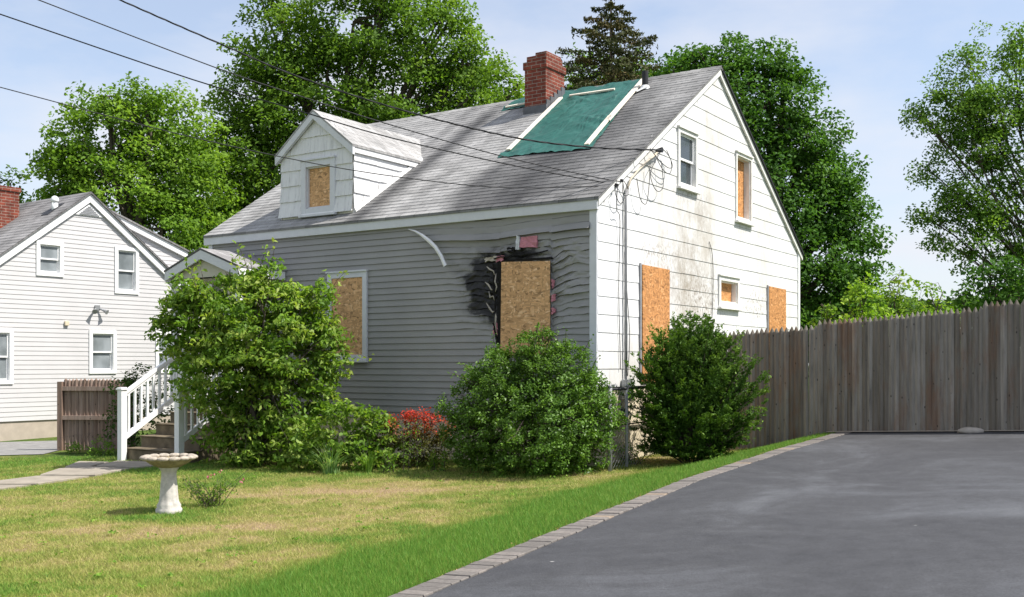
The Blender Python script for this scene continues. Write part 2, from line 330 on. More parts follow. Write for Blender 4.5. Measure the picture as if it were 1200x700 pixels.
# paver edging
mb = MB(); rl = []
Y = 5.0
while Y < 16.35:
    x0, y0 = float(xe(Y)), Y; d = Vector((float(xe(Y+.1)-xe(Y-.1)), .2, 0)).normalized(); n = Vector((d.y, -d.x, 0)); L = .116
    j = random.uniform(-.004, .004); w0 = random.uniform(-.006, .006); a = Vector((x0, y0, 0))+n*w0; b = a+d*(L-.009); pts = []
    for p in (a, b, b+n*.215, a+n*.215): pts.append((p.x, p.y, float(zdrv(p.x, p.y))+.012+j))
    c = [(p[0], p[1], p[2]-.07) for p in pts]; cx_ = sum(p[0] for p in pts)/4; cy_ = sum(p[1] for p in pts)/4
    top = [(cx_+(p[0]-cx_)*.95, cy_+(p[1]-cy_)*.95, p[2]) for p in pts]; mid = [(p[0], p[1], p[2]-.005) for p in pts]
    mb.add(top+mid+c, [(0,1,2,3)]+[(i, (i+1)%4, 4+(i+1)%4, 4+i) for i in range(4)]+[(4+i, 4+(i+1)%4, 8+(i+1)%4, 8+i) for i in range(4)])
    r = random.random(); rl += [r*.92 if random.random() > .04 else 1.0]*12; Y += L*d.y
tag(mb.build('driveway_edging', MAT['paver'], attrs={'rnd': rl}), kind='structure')
mb = MB()
for i in range(40):      # thin concrete strip at the foot of the fence
    t0 = i*.3; x = 4.95+fv[0]*t0; y = 16.5+fv[1]*t0; x1 = x+fv[0]*.3; y1 = y+fv[1]*.3
    mb.quad((x, y, float(zdrv(x, y))+.02), (x1, y1, float(zdrv(x1, y1))+.02), (x1-.08, y1-.12, float(zdrv(x1-.08, y1-.12))+.02), (x-.08, y-.12, float(zdrv(x-.08, y-.12))+.02))
tag(mb.build('driveway_strip', MAT['slab']), kind='structure')
# stone walkway from the steps to the left
mb = MB()
def slab(pts, h=.035):
    P = []
    for x, y in pts: P.append((x, y, gz(x, y)))
    zt = sum(p[2] for p in P)/len(P)+h; n = len(P)
    cx_ = sum(p[0] for p in P)/n; cy_ = sum(p[1] for p in P)/n
    top = [(cx_+(p[0]-cx_)*.97, cy_+(p[1]-cy_)*.97, p[2]*.5+zt*.5+h*.5) for p in P]; low = [(p[0], p[1], p[2]+h-.01) for p in P]; bot = [(p[0], p[1], p[2]-.08) for p in P]
    mb.add(top+low+bot, [tuple(range(n))]+[(i, (i+1)%n, n+(i+1)%n, n+i) for i in range(n)]+[(n+i, n+(i+1)%n, 2*n+(i+1)%n, 2*n+i) for i in range(n)])
slab([(-6.55, 16.6), (-5.75, 16.25), (-5.35, 16.75), (-5.6, 17.1), (-6.5, 17.3)])
slab([(-7.0, 16.5), (-6.62, 16.55), (-6.6, 17.25), (-7.15, 17.4)])
slab([(-6.9, 15.4), (-6.05, 15.3), (-5.85, 16.15), (-6.6, 16.5), (-7.0, 16.3)])
slab([(-7.35, 14.4), (-6.45, 14.35), (-6.1, 15.2), (-6.9, 15.3)])
slab([(-8.1, 13.5), (-7.1, 13.3), (-6.5, 14.25), (-7.4, 14.35)])
slab([(-9.0, 12.6), (-7.9, 12.3), (-7.2, 13.2), (-8.2, 13.45)])
tag(mb.build('walkway', MAT['slab']), kind='structure')
# neighbour's driveway sheet
mb = MB(); nn_ = 24
for j in range(nn_+1):
    for i in range(nn_+1):
        u = i/nn_; v = j/nn_; x = -20+(11.5-.2*v)*u; y = 18.2+.9*u+3.2*v+.0*u; mb.v.append((x, y, gz(x, y)+.012))
mb.f = [(j*(nn_+1)+i, j*(nn_+1)+i+1, (j+1)*(nn_+1)+i+1, (j+1)*(nn_+1)+i) for j in range(nn_) for i in range(nn_)]
tag(mb.build('neighbour_driveway', MAT['asphaltn'], smooth=True), kind='structure')

# ------------------------------------------------------------------ wall courses
def courses(mb, P, z0, z1, e, lap, lo, hi, holes=(), piece=None, jit=0, attr=None, top0=None):
    k = 0; zb = z0
    while zb < z1-1e-4:
        zt = min(zb+e, z1); off = random.uniform(-jit, jit)
        br = sorted({zb, zt}|{h for H in holes for h in (H[2], H[3]) if zb < h < zt})
        if piece:
            j = [-99]; a = -30+random.random()*piece[1]
            while a < 30: j.append(a); a += random.uniform(*piece)
            j.append(99)
        else: j = [-99, 99]
        for b, t in zip(br, br[1:]):
            act = sorted((H[0], H[1]) for H in holes if H[2] <= b+1e-6 and H[3] >= t-1e-6)
            iv = []; s = -99
            for a0, a1 in act: iv.append((s, a0)); s = a1
            iv.append((s, 99))
            for s0, s1 in iv:
                for p0, p1 in zip(j, j[1:]):
                    q0 = max(s0, p0+(.0012 if piece else 0)); q1 = min(s1, p1-(.0012 if piece else 0)); rs = random.Random(int(p0*1000)+k*77)
                    dj = rs.uniform(-jit, jit) if piece else 0
                    A = lambda z: max(q0, lo(z)); B = lambda z: min(q1, hi(z))
                    if A(b) >= B(b)-1e-4 and A(t) >= B(t)-1e-4: continue
                    la, lb, ta, tb = A(b), max(A(b), B(b)), A(t), max(A(t), B(t))
                    if A(t) > B(t): ta = tb = (A(t)+B(t))/2
                    if A(b) > B(b): la = lb = (A(b)+B(b))/2
                    d = lambda z: lap*(1-(z-zb)/e)+.001+(dj*.25 if z < zb+1e-6 else 0)
                    bb = b+(dj if b == zb else 0)
                    mb.quad(P(la, bb, d(b)), P(lb, bb, d(b)), P(tb, t, d(t)), P(ta, t, d(t)))
                    if b == zb: mb.quad(P(la, bb, 0), P(lb, bb, 0), P(lb, bb, d(b)), P(la, bb, d(b)))
        zb = zt; k += 1
def window(parent, P, a0, a1, z0, z1, mats, kind='hung', case=.09, proud=.03, depth=.06, label=None, sill=True, board=None, recess=.10):
    """P(a,z,d): wall plane point; opening a0..a1,z0..z1 measured to the outside of the casing"""
    def bar(mb, x0, x1, y0, y1, d0, d1):
        mb.prism([(x0, y0), (x1, y0), (x1, y1), (x0, y1)], P, d0, d1)
    c = MB(); bar(c, a0, a0+case, z0, z1, -.12, proud); bar(c, a1-case, a1, z0, z1, -.12, proud)
    bar(c, a0+case, a1-case, z1-case, z1, -.12, proud-.002); bar(c, a0+case, a1-case, z0, z0+case, -.12, proud-.002)
    win = c.build('window', mats[0], parent, bevel=.004)
    if label: win['label'] = label
    if sill:
        s = MB(); bar(s, a0-.02, a1+.02, z0-.035, z0+.004, .0, proud+.045); s.build('sill', mats[0], win, bevel=.003)
        s = MB(); bar(s, a0-.015, a1+.015, z1-.004, z1+.025, .0, proud+.025); s.build('drip_cap', mats[0], win, bevel=.003)
    i0, i1, y0, y1 = a0+case, a1-case, z0+case, z1-case
    if kind == 'hung':
        m = (y0+y1)/2; s = MB(); f = .035
        for (b0, b1, dd) in ((m-.02, y1, -.015), (y0, m+.02, -.045)):
            bar(s, i0, i0+f, b0, b1, dd-.03, dd); bar(s, i1-f, i1, b0, b1, dd-.03, dd); bar(s, i0+f, i1-f, b0, b0+f, dd-.03, dd-.001); bar(s, i0+f, i1-f, b1-f, b1, dd-.03, dd-.001)
        s.build('sash', mats[1], win); gm = MB(); bar(gm, i0+f, i1-f, m+f-.02, y1-f, -.036, -.03); gm.build('pane', mats[2], win)
        gm = MB(); bar(gm, i0+f, i1-f, y0+f, m+.02-f, -.066, -.06); gm.build('pane', mats[2], win)
    else:
        b = MB(); bar(b, i0, i1, y0, y1, -recess-.012, -recess); b.build('board', board, win)
        if kind == 'jamb':
            s = MB(); bar(s, i0, i0+.02, y0, y1, -recess, -.001); bar(s, i1-.02, i1, y0, y1, -recess, -.001); bar(s, i0+.02, i1-.02, y1-.02, y1, -recess, -.001); bar(s, i0+.02, i1-.02, y0, y0+.03, -recess, -.001)
            s.build('jamb', mats[1], win)
    return win

# ------------------------------------------------------------------ the damaged house
RZ = math.atan2(-.553, .833)
house = empty('house', (1.227, 15.15, 0), RZ, 'fire-damaged grey and white cottage with boarded windows and green tarp on its roof', 'house')
S = .646; C0 = 3.928; YM = 4.445; YB = 8.89; XL = -8.25
def hw(x, y, z=0):     # house local -> world
    c, s = math.cos(RZ), math.sin(RZ); return (1.227+x*c-y*s, 15.15+x*s+y*c, z)
FP = lambda a, z, d: (a, -d, z)
GP = lambda a, z, d: (d, a, z)
# front wall of grey vinyl, melted round the burnt window
zs = []; lapf = []; e = .1016; k = 0; zb = .60
cols_x = list(np.arange(XL, -3.6, .15))+list(np.arange(-3.6, -.1, .028))+[-.1]
vx = np.array(cols_x); rowsz = []; rowd = []; brk = []
while zb < 3.70:
    for t in (0, 0, .35, .7, .97):
        rowsz.append(zb+t*e); rowd.append(t)
    zb += e
V = []; CH = []
nr = len(rowsz); ncx = len(vx)
for r in range(nr):
    z = rowsz[r]; t = rowd[r]; kk = r // 5; first = (r % 5 == 0); zc = .60+kk*e
    dxl = np.maximum(0, -1.66-vx); dxr = np.maximum(0, vx+.75); ind = (vx > -1.70) & (vx < -.74)
    zf = np.exp(-((zc-2.55)/.62)**2)
    D = -.13*np.exp(-dxr/.20)*zf*(vx > -.75)*(.6+.8*fbm(kk*.9+0*vx, 3.0+0*vx, 2)) + (.05*np.exp(-dxl/.6)-.12*np.exp(-dxl/.20))*np.exp(-((zc-2.5)/.7)**2)*(vx < -1.66)
    mk = np.exp(-(dxl/.75)**2)*np.exp(-(dxr/.6)**2)*np.exp(-((zc-2.8)/.75)**2)
    topm = sst((vx+3.3)/.7)*sst((zc-3.16)/.10)
    D = D+mk*.20*(fbm(vx*3.4+kk*.35, kk*.55+0*vx, 3)-.5)*(1-.8*topm*(zc > 3.2))
    D = D-topm*(.055*np.exp(-((vx+1.9)/.9)**2)+.03*(fbm(vx*1.6, kk*.3+0*vx)-.5))
    lap = .019*(1-t)*(1-.97*topm*(zc > 3.43)) *(1-.9*topm*(zc > 3.21)*(zc < 3.40)*(vx < -1.35)) + mk*(1-.85*topm*(zc > 3.3))*.075*np.maximum(0, fbm(vx*5.2+kk*1.3, z*13+0*vx, 4)-.42)*1.9
    lip = topm*((abs(zc-3.445) < .055)+.7*(abs(zc-3.24) < .055)*(vx < -1.35)); lap = lap+lip*.06*(1-t)+topm*(zc > 3.3)*.03*fbm(vx*2.2, z*5+0*vx, 3)
    if first: lap = lap*0
    else: lap = lap+.002
    zz = z+D
    for i in range(ncx): V.append((float(vx[i]), -float(lap[i]), float(min(zz[i], 3.71))))
    vx0, z0_ = vx, z; wv1 = fbm(vx0*3.1+7, z*6.5+0*vx0, 4)-.5; wv2 = fbm(vx0*3.7+31, z*4.1+9+0*vx0, 4)-.5
    vx = vx0+.55*wv1; z = z0_+.34*wv2
    ch = 2.3*np.exp(-((vx+1.85)/.25)**2-((z-2.66)/.36)**2)+.55*np.exp(-((vx+1.7)/.75)**2-((z-2.85)/.55)**2)+.7*np.exp(-((vx+1.35)/.36)**2-((z-3.10)/.06)**2)
    ch = ch*(.55+.9*fbm(vx*5, z*7+0*vx, 4)); ch = ch+.3*np.exp(-dxr/.12)*zf*(vx > -.8); vx, z = vx0, z0_; CH.append(ch)
mb = MB(); mb.v = V; mb.f = [(r*ncx+i, r*ncx+i+1, (r+1)*ncx+i+1, (r+1)*ncx+i) for r in range(nr-1) for i in range(ncx-1)]
mb.build('front_wall', MAT['vinyl'], house, smooth=False, attrs={'char': np.concatenate(CH)})
mb = MB(); mb.box(XL, -.02, .006, .12, .5, 3.88); mb.build('wall_sheathing', MAT['dark'], house)
mb = MB(); mb.box(-.115, .004, -.03, .03, .45, 3.70); mb.build('corner_board', MAT['trim'], house, bevel=.004)
mb = MB(); mb.box(XL-.01, XL+.09, -.03, .03, .45, 3.70); mb.build('corner_board', MAT['trim'], house, bevel=.004)
mb = MB(); mb.box(-8.34, .035, -.075, -.001, 3.70, 3.865); mb.build('fascia', MAT['trim'], house, bevel=.004)
mb = MB(); mb.box(XL+.02, -.02, .0, .3, -.6, .60); mb.box(-.3, -.012, .3, YB-.02, -.6, 1.14); mb.box(XL+.02, -.3, YB-.3, YB-.02, -.6, 1.0); mb.box(XL+.02, XL+.3, .3, YB-.3, -.6, 1.0)
mb.build('foundation', MAT['cream'], house)
# gable wall of wide white shingles
lo = lambda z: 0.0 if z < 3.85 else (z-C0+.07)/S
hi = lambda z: 8.86 if z < 3.85 else 2*YM-(z-C0+.07)/S
HG = [(2.70, 3.49, 4.42, 5.40), (5.24, 6.06, 4.15, 5.42), (4.43, 5.41, 2.51, 3.07)]
HG2 = [(a+.03, b-.03, c+.03, d-.03) for a, b, c, d in HG]
mb = MB(); courses(mb, GP, 1.148, 6.72, .264, .0085, lambda z: max(.002, lo(z)), hi, HG2, (.58, .64), .003)
va = np.array(mb.v)
# subdivide attribute influence by splitting is not needed: pieces are about 0.6 m wide
def blob(y, z, cs): return sum(a*np.exp(-((y-cy)/sy)**2-((z-cz)/sz)**2) for cy, cz, sy, sz, a in cs)
peel = np.clip(blob(va[:,1], va[:,2], [(1.9, 3.2, .7, .22, .8), (3.6, 2.6, 1.0, .5, .9), (3.2, 4.35, .6, .15, .7), (6.3, 2.6, .7, .35, .8), (.9, 4.7, .5, .4, .5), (5.6, 4.1, .5, .15, .5)]), 0, 1)
soil = np.clip(blob(va[:,1], va[:,2], [(3.0, 3.5, .9, .7, .55), (3.3, 2.75, .9, .5, .65), (3.8, 4.0, .5, .6, .5), (2.2, 4.4, .8, .5, .25), (4.2, 5.6, 1.6, .8, .25), (6.0, 3.6, 1.2, .8, .2), (1.2, 1.5, 1, .5, .2)]), 0, 1)
mb.build('gable_wall', MAT['white'], house, attrs={'peel': peel, 'soil': soil})
def wallpoly(x0, x1, holes=True):      # backing behind shingles, with openings left
    m = MB(); courses(m, lambda a, z, d: (x0, a, z), 1.1, 6.74, 6, 0, lambda z: max(.02, lo(z)), hi, [])
    return m
mb = MB(); courses(mb, lambda a, z, d: (-.004, a, z), 1.14, 6.72, .4, 0, lambda z: max(.02, lo(z)), hi, HG2); mb.build('gable_sheathing', MAT['dark'], house)
mb = MB(); courses(mb, lambda a, z, d: (XL-d, a, z), .6, 6.74, .264, .013, lambda z: max(.02, lo(z)), hi, []); mb.build('side_wall', MAT['vinylw'], house)
mb = MB(); courses(mb, lambda a, z, d: (a, 8.86+d, z), .6, 3.8, .264, .013, lambda z: XL, lambda z: 0.0, []); mb.build('rear_wall', MAT['vinylw'], house)
mb = MB(); mb.box(-.01, .028, 8.77, 8.875, 1.1, 3.82); mb.build('corner_board', MAT['trimw'], house)
# gable windows and boards
wm = (MAT['oldtrim'], MAT['trimw'], MAT['glass'])
window(house, GP, *HG[0], wm, case=.075, proud=.035, label='double-hung window with green-grey panes high on the gable')
window(house, GP, *HG[1], (MAT['oldtrim'], MAT['oldtrim'], None), 'jamb', case=.06, proud=.035, board=MAT['osbo'], recess=.11, label='upstairs window boarded deep in its frame')
w3 = window(house, GP, *HG[2], (MAT['oldtrim'], MAT['oldtrim'], None), 'jamb', case=.085, proud=.035, board=MAT['osbo'], recess=.09, label='small square boarded window between the two ground-floor boards')
for (a0, a1, z0, z1, nm) in ((1.36, 2.34, 1.50, 3.02, 'bright orange board over the front ground-floor opening of the gable'), (6.95, 7.95, 1.3, 3.03, 'bright orange board over the rear ground-floor opening of the gable')):
    b = MB(); b.prism([(a0+.01, z0+(.05 if a0 < 2 else 0)), (a1, z0), (a1, z1-.01), (a0, z1)], GP, .026, .042)
    if a0 < 2: b.prism([(a0, 1.20), (a1, 1.19), (a1, 1.492), (a0+.01, 1.497)], GP, .026, .04)
    o = b.build('window_board', MAT['osbo'], house); o['label'] = nm
    b = MB(); b.prism([(a0-.05, z0-.2), (a0-.012, z0-.2), (a0-.012, z1+.02), (a0-.05, z1+.02)], GP, .012, .034); b.build('window_trim', MAT['greymetal'], o)
# front windows
win = window(house, FP, -5.235, -4.345, 1.545, 3.03, (MAT['trim'], MAT['trim'], None), 'flat', case=.095, proud=.05, board=MAT['osb'], recess=-.03, label='boarded front window in a pale grey frame')
b = MB(); b.prism([(-1.635, 1.62), (-.755, 1.62), (-.755, 3.0), (-1.615, 3.03)], FP, .062, .076); o = b.build('window_board', MAT['osb'], house); o['label'] = 'particle board nailed over the burnt front window'
b = MB(); b.box(-1.70, -1.615, -.06, .0, 1.62, 3.08); b.box(-1.70, -.74, -.056, .0, 3.03, 3.06); b.build('charred_frame', MAT['charred'], house)
def rag(pts, y, th, mat, name, jit=.015, n=5, curl=.02):
    m = MB(); P = []
    for i in range(len(pts)):
        a, c = pts[i], pts[(i+1) % len(pts)]
        for q in range(n):
            t = q/n; P.append((a[0]+(c[0]-a[0])*t+random.uniform(-jit, jit), a[1]+(c[1]-a[1])*t+random.uniform(-jit, jit)))
    cx_ = sum(p[0] for p in P)/len(P); cz_ = sum(p[1] for p in P)/len(P); k = len(P)
    m.v = [(cx_, y, cz_)]+[(p[0], y-random.uniform(0, curl), p[1]) for p in P]+[(p[0], y+th, p[1]) for p in P]
    m.f = [(0, 1+i, 1+(i+1) % k) for i in range(k)]+[(1+i, 1+k+i, 1+k+(i+1) % k, 1+(i+1) % k) for i in range(k)]
    return m.build(name, mat, house)
rag([(-1.30, 3.23), (-1.0, 3.22), (-.985, 3.395), (-1.27, 3.385)], -.050, .03, MAT['pink'], 'insulation_patch', .006)
rag([(-1.36, 3.2), (-1.30, 3.2), (-1.29, 3.40), (-1.34, 3.41)], -.066, .03, MAT['trim'], 'torn_siding', .006)
rag([(-1.52, 3.17), (-1.38, 3.19), (-1.40, 3.245), (-1.52, 3.235)], -.052, .02, MAT['charred'], 'torn_siding')
rag([(-1.93, 3.05), (-1.72, 3.06), (-1.72, 3.12), (-1.93, 3.13)], -.055, .02, MAT['shred'], 'torn_siding')
rag([(-1.73, 3.04), (-1.6, 3.05), (-1.58, 3.13), (-1.72, 3.11)], -.06, .02, MAT['pink'], 'insulation_patch')
for z, hgt, wq in ((2.66, .14, .03), (2.46, .13, .055), (2.26, .10, .05)):
    rag([(-.735, z-hgt/2), (-.735+wq, z-hgt/2+.03), (-.725+wq, z+hgt/2-.02), (-.735, z+hgt/2)], -.050, .02, MAT['pink'], 'insulation_patch', .010)
rag([(-1.78, 1.95), (-1.70, 1.92), (-1.70, 2.10), (-1.76, 2.12)], -.050, .02, MAT['pink'], 'insulation_patch', .01)
for pts in ([(-1.93,2.74),(-1.86,2.70),(-1.80,2.62),(-1.76,2.60)], [(-1.86,2.60),(-1.83,2.50),(-1.77,2.52),(-1.75,2.44)], [(-1.90,2.42),(-1.84,2.33),(-1.78,2.27),(-1.73,2.30)], [(-1.74,2.30),(-1.72,2.20),(-1.74,2.08),(-1.70,1.96)], [(-1.90,2.98),(-1.83,2.93),(-1.76,2.90),(-1.74,2.84)], [(-1.72,2.86),(-1.74,2.74),(-1.71,2.66),(-1.73,2.58)]):
    m = MB(); PT = [(x, -.055-random.uniform(0, .025), z) for x, z in pts]
    m.tube(PT, [.006, .015, .012, .004], 6); m.build('torn_siding', MAT['shred'], house, smooth=True)
for (x0, z0, x1, z1) in ((-1.75, 3.1, -.8, 3.15), (-1.45, 3.18, -1.05, 3.12), (-1.78, 3.0, -1.72, 2.2), (-1.76, 2.1, -1.70, 1.78)):
    m = MB(); PT = [(x0+(x1-x0)*t+random.uniform(-.015,.015), -.06-random.uniform(0,.02), z0+(z1-z0)*t+random.uniform(-.02,.02)) for t in np.linspace(0,1,9)]
    m.tube(PT, [random.uniform(.008,.02) for _ in PT], 5); m.build('charred_trim', MAT['charred'], house)
# bent trim strip hanging off the fascia
m = MB(); arc = [(-3.43, -.07, 3.655), (-3.27, -.10, 3.61), (-3.11, -.12, 3.53), (-2.95, -.15, 3.43), (-2.80, -.17, 3.31), (-2.69, -.18, 3.17), (-2.60, -.19, 3.01)]
n0 = len(arc); V = []
for i, p in enumerate(arc):
    a = Vector(arc[max(i-1, 0)]); c = Vector(arc[min(i+1, n0-1)]); d = (c-a).normalized(); u = d.cross(Vector((0, 1, 0))).normalized(); wd = .008+.022*min(1, i/3)
    q = Vector(p); V += [q-u*wd, q+Vector((0,-.012,0)), q+u*wd, q+u*wd+Vector((0,.02,0))]
m.v = [tuple(p) for p in V]; m.f = [(i*4+j, i*4+j+1, i*4+j+5, i*4+j+4) for i in range(n0-1) for j in range(3)]
o = m.build('trim_strip', MAT['silver'], house); o['label'] = 'bent pale metal trim strip hanging from the fascia'
# roof
def rz_(y): return C0+S*y if y <= YM else C0+S*(2*YM-y)
def slope(mb, x0, x1, ya, yb, f, n, up, dx=.15, lap=.009, st=None, th=0):
    """f(y)->z ; n courses from ya (eave) to yb (ridge)"""
    xs = np.linspace(x0, x1, max(2, int((x1-x0)/dx)+1)); A = []
    for k in range(n):
        y0 = ya+(yb-ya)*k/n; y1 = ya+(yb-ya)*(k+1)/n; b = len(mb.v); j = random.uniform(-.002, .002)
        for (y, h) in ((y0, 0), (y0, lap+j), (y1, .001)):
            for x in xs: mb.v.append((float(x), y, f(y)+h)); A.append(float(st(x, y)) if st else 0)
        m_ = len(xs)
        for r in range(2):
            for i in range(m_-1): mb.f.append((b+r*m_+i, b+r*m_+i+1, b+(r+1)*m_+i+1, b+(r+1)*m_+i))
    return A
def stain(x, y):
    g = lambda c, s: math.exp(-((x-c)/s)**2)
    v = .95*g(-4.6, .27)*min(1, max(0, (4.6-y)/.8))+.5*g(-5.25, .16)+.85*sst((x+2.95+.2*math.sin(y*2.2))/.45)*(1-.5*g(-.3, .4))*(.6+.4*sst((3.6-y)/1.2))+.3*g(-1.6, .3)+.2*g(-3.7, .12)
    v += .35*(float(fbm(x*2.2+4, y*.45, 4))-.45)+.25*(float(fbm(x*6, y*.9, 3))-.5); return min(1, max(0, v))
mb = MB(); A = slope(mb, -8.33, .075, -.09, YM, rz_, 40, 1, st=stain); A2 = slope(mb, -8.33, .075, 2*YM+.09, YM, rz_, 40, 1, dx=1, st=lambda x, y: .2)
b = len(mb.v); mb.prism([(-.09, rz_(-.09)-.004), (YM, rz_(YM)-.004), (2*YM+.09, rz_(-.09)-.004), (2*YM+.09, rz_(-.09)-.035), (YM, rz_(YM)-.04), (-.09, rz_(-.09)-.035)], lambda p, q, d: (d, p, q), -8.325, .07)
A = A+A2+[.5]*(len(mb.v)-b)
# ridge cap
b = len(mb.v)
for i in range(42):
    x0 = -8.33+i*.2; x1 = min(x0+.215, .08)
    mb.add([(x0, YM-.13, rz_(YM-.13)+.012), (x0, YM, rz_(YM)+.022), (x0, YM+.13, rz_(YM-.13)+.012), (x1, YM-.13, rz_(YM-.13)+.006), (x1, YM, rz_(YM)+.014), (x1, YM+.13, rz_(YM-.13)+.006)], [(0,3,4,1), (1,4,5,2), (0,1,2)])
A = A+[stain(mb.v[i][0], 4.4) for i in range(b, len(mb.v))]
mb.build('roof', MAT['roof'], house, attrs={'stain': A})
# rake boards
m = MB(); t_ = .11
m.prism([(-.05, rz_(-.05)-.036), (YM, rz_(YM)-.041), (YM, rz_(YM)-.041-t_), (-.05+.0, rz_(-.05)-.036-t_)], lambda p, q, d: (d, p, q), .014, .052); m.build('rake_board', MAT['oldtrim'], house)
m = MB(); m.prism([(YM+.001, rz_(YM)-.041), (2*YM+.09, rz_(-.09)-.036), (2*YM+.09, rz_(-.09)-.036-.13), (YM+.001, rz_(YM)-.041-.13)], lambda p, q, d: (d, p, q), .014, .052); m.build('rake_board', MAT['oldtrim'], house)
m = MB(); m.prism([(YM+.05, rz_(YM+.05)-.03), (2*YM+.10, rz_(-.10)-.03), (2*YM+.10, rz_(-.10)-.06), (YM+.05, rz_(YM+.05)-.06)], lambda p, q, d: (d, p, q), .053, .085); m.build('rake_shade_strip', MAT['black'], house)  # black strip paints in the shade under the rear rake overhang
m = MB()
for s in (0, 1): m.prism([(-.05, rz_(-.05)-.036), (YM, rz_(YM)-.041), (YM, rz_(YM)-.041-t_), (-.05, rz_(-.05)-.036-t_)] if s == 0 else [(YM, rz_(YM)-.041), (2*YM+.09, rz_(-.09)-.036), (2*YM+.09, rz_(-.09)-.146), (YM, rz_(YM)-.151)], lambda p, q, d: (d, p, q), -8.31, -8.27)
m.build('rake_board', MAT['trim'], house)
# chimney
m = MB(); m.box(-3.55, -3.08, 3.57, 4.25, 5.9, 7.08); m.box(-3.575, -3.055, 3.545, 4.275, 7.08, 7.22); m.box(-3.50, -3.06, 3.56, 4.15, 7.22, 7.32); m.box(-3.31, -3.065, 3.57, 4.1, 7.32, 7.375)
ch = m.build('chimney', MAT['brick'], house)
m = MB(); m.box(-3.575, -3.055, 3.548, 3.57, 6.18, 6.37)
for i in range(5): m.box(-3.08, -3.060, 3.575+i*.135, 3.575+(i+1)*.135-.006, 6.2+i*.087, 6.47+i*.087)
m.build('flashing', MAT['lead'], ch)
m = MB(); m.tube([(-1.2, 3.95, 6.3), (-1.2, 3.95, 6.79)], .058, 14); vp = m.build('vent_pipe', MAT['black'], house, smooth=False)
m = MB(); m.tube([(-1.2, 3.95, 6.45), (-1.2, 3.95, 6.53)], [.10, .07], 14); m.beam((-1.33, 3.78, rz_(3.78)+.02), (-1.2, 3.95, rz_(3.95)+.02), .2, .03); m.build('pipe_collar', MAT['trimw'], vp)
# dormer
DX0, DX1, DZ, DR, DXM, DY = -6.58, -4.86, 5.24, 5.90, -5.72, .2
ds = (DR-DZ)/(DX1-DXM)
dlo = lambda z: DX0-.03*max(0, (4.6-z)/.5) if z < DZ else DXM-(DR-z)/ds
dhi = lambda z: DX1+.01*max(0, (4.6-z)/.5) if z < DZ else DXM+(DR-z)/ds
m = MB(); HD = [(-6.06, -5.25, 4.10, 5.06)]; HDh = [(-6.04, -5.27, 4.0, 5.04)]
courses(m, lambda a, z, d: (a, DY-.004-d-.03*max(0, (4.5-z)/.4), z), 4.10, 5.80, .275, .022, dlo, dhi, HDh, (.10, .26), .004)
dorm = m.build('dormer', MAT['shake'], house)
m = MB(); random.seed(5); courses(m, lambda a, z, d: (DX1+.004+d, a, z), 4.14, DZ-.02, .275, .022, lambda z: DY+.0, lambda z: (z-C0)/S, [], (.12, .3), .004); m.build('dormer_cheek', MAT['shake'], dorm); m = MB()
courses(m, lambda a, z, d: (DX0-.004-d, a, z), 4.14, DZ-.02, .275, .022, lambda z: DY+.0, lambda z: (z-C0)/S, [], (.12, .3), .004); m.build('dormer_cheek', MAT['shake'], dorm)
m = MB(); courses(m, lambda a, z, d: (a, DY+.02, z), 4.05, 5.80, 4, 0, dlo, dhi, [(-6.04, -5.27, 4.12, 5.02)]); m.quad((DX1, DY, 4.05), (DX1, 2.1, 5.22), (DX1, DY, 5.22)); m.quad((DX0, DY, 4.05), (DX0, 2.1, 5.22), (DX0, DY, 5.22)); m.build('dormer_frame', MAT['oldtrim'], dorm)
window(dorm, lambda a, z, d: (a, DY-d, z), *HD[0], (MAT['trim'], MAT['trim'], None), 'jamb', case=.115, proud=.045, board=MAT['osb'], recess=.04, label='boarded dormer window')
for s_, xe_ in ((1, DX1+.075), (-1, DX0-.075)):
    ze = DR+.03-ds*abs(xe_-DXM); m = MB(); fy = lambda x: .0
    nC = 7; A = []
    for k in range(nC):
        xa = xe_+(DXM-xe_)*k/nC; xb = xe_+(DXM-xe_)*(k+1)/nC; za = ze+(DR+.03-ze)*k/nC; zb_ = ze+(DR+.03-ze)*(k+1)/nC
        ya_, yb_ = (za-C0)/S+.03, (zb_-C0)/S+.03
        m.quad((xa, DY-.10, za+.008), (xa, ya_, za+.008), (xb, yb_, zb_+.001), (xb, DY-.10, zb_+.001)); m.quad((xa, DY-.10, za), (xa, ya_, za), (xa, ya_, za+.008), (xa, DY-.10, za+.008))
    m.quad((xe_, DY-.10, ze-.03), (xe_, (ze-C0)/S, ze-.03), (DXM, (DR-C0)/S, DR), (DXM, DY-.10, DR)); m.quad((xe_, DY-.10, ze-.03), (xe_, DY-.10, ze+.008), (DXM, DY-.10, DR+.031), (DXM, DY-.10, DR))
    m.quad((xe_, DY-.10, ze-.03), (xe_, (ze-C0)/S, ze-.03), (xe_, (ze-C0)/S, ze+.008), (xe_, DY-.10, ze+.008))
    m.build('dormer_roof', MAT['roof'], dorm, attrs={'stain': [.0]*len(m.v)})
    m = MB(); m.beam((xe_-s_*.03, DY-.09, ze-.075), (xe_-s_*.03, (ze-.06-C0)/S, ze-.075), .03, .09); m.build('dormer_fascia', MAT['trimw'], dorm)
    m = MB(); d = .13; m.add([(xe_-s_*.004, DY-.095, ze-.032), (DXM, DY-.095, DR-.002), (DXM, DY-.095, DR-.002-d), (xe_-s_*.004, DY-.095, ze-.032-d), (xe_-s_*.004, DY-.04, ze-.032), (DXM, DY-.04, DR-.002), (DXM, DY-.04, DR-.002-d), (xe_-s_*.004, DY-.04, ze-.032-d)], [(0,1,2,3),(4,5,6,7),(0,1,5,4),(3,2,6,7),(0,3,7,4)]); m.build('dormer_rake', MAT['trim'], dorm)
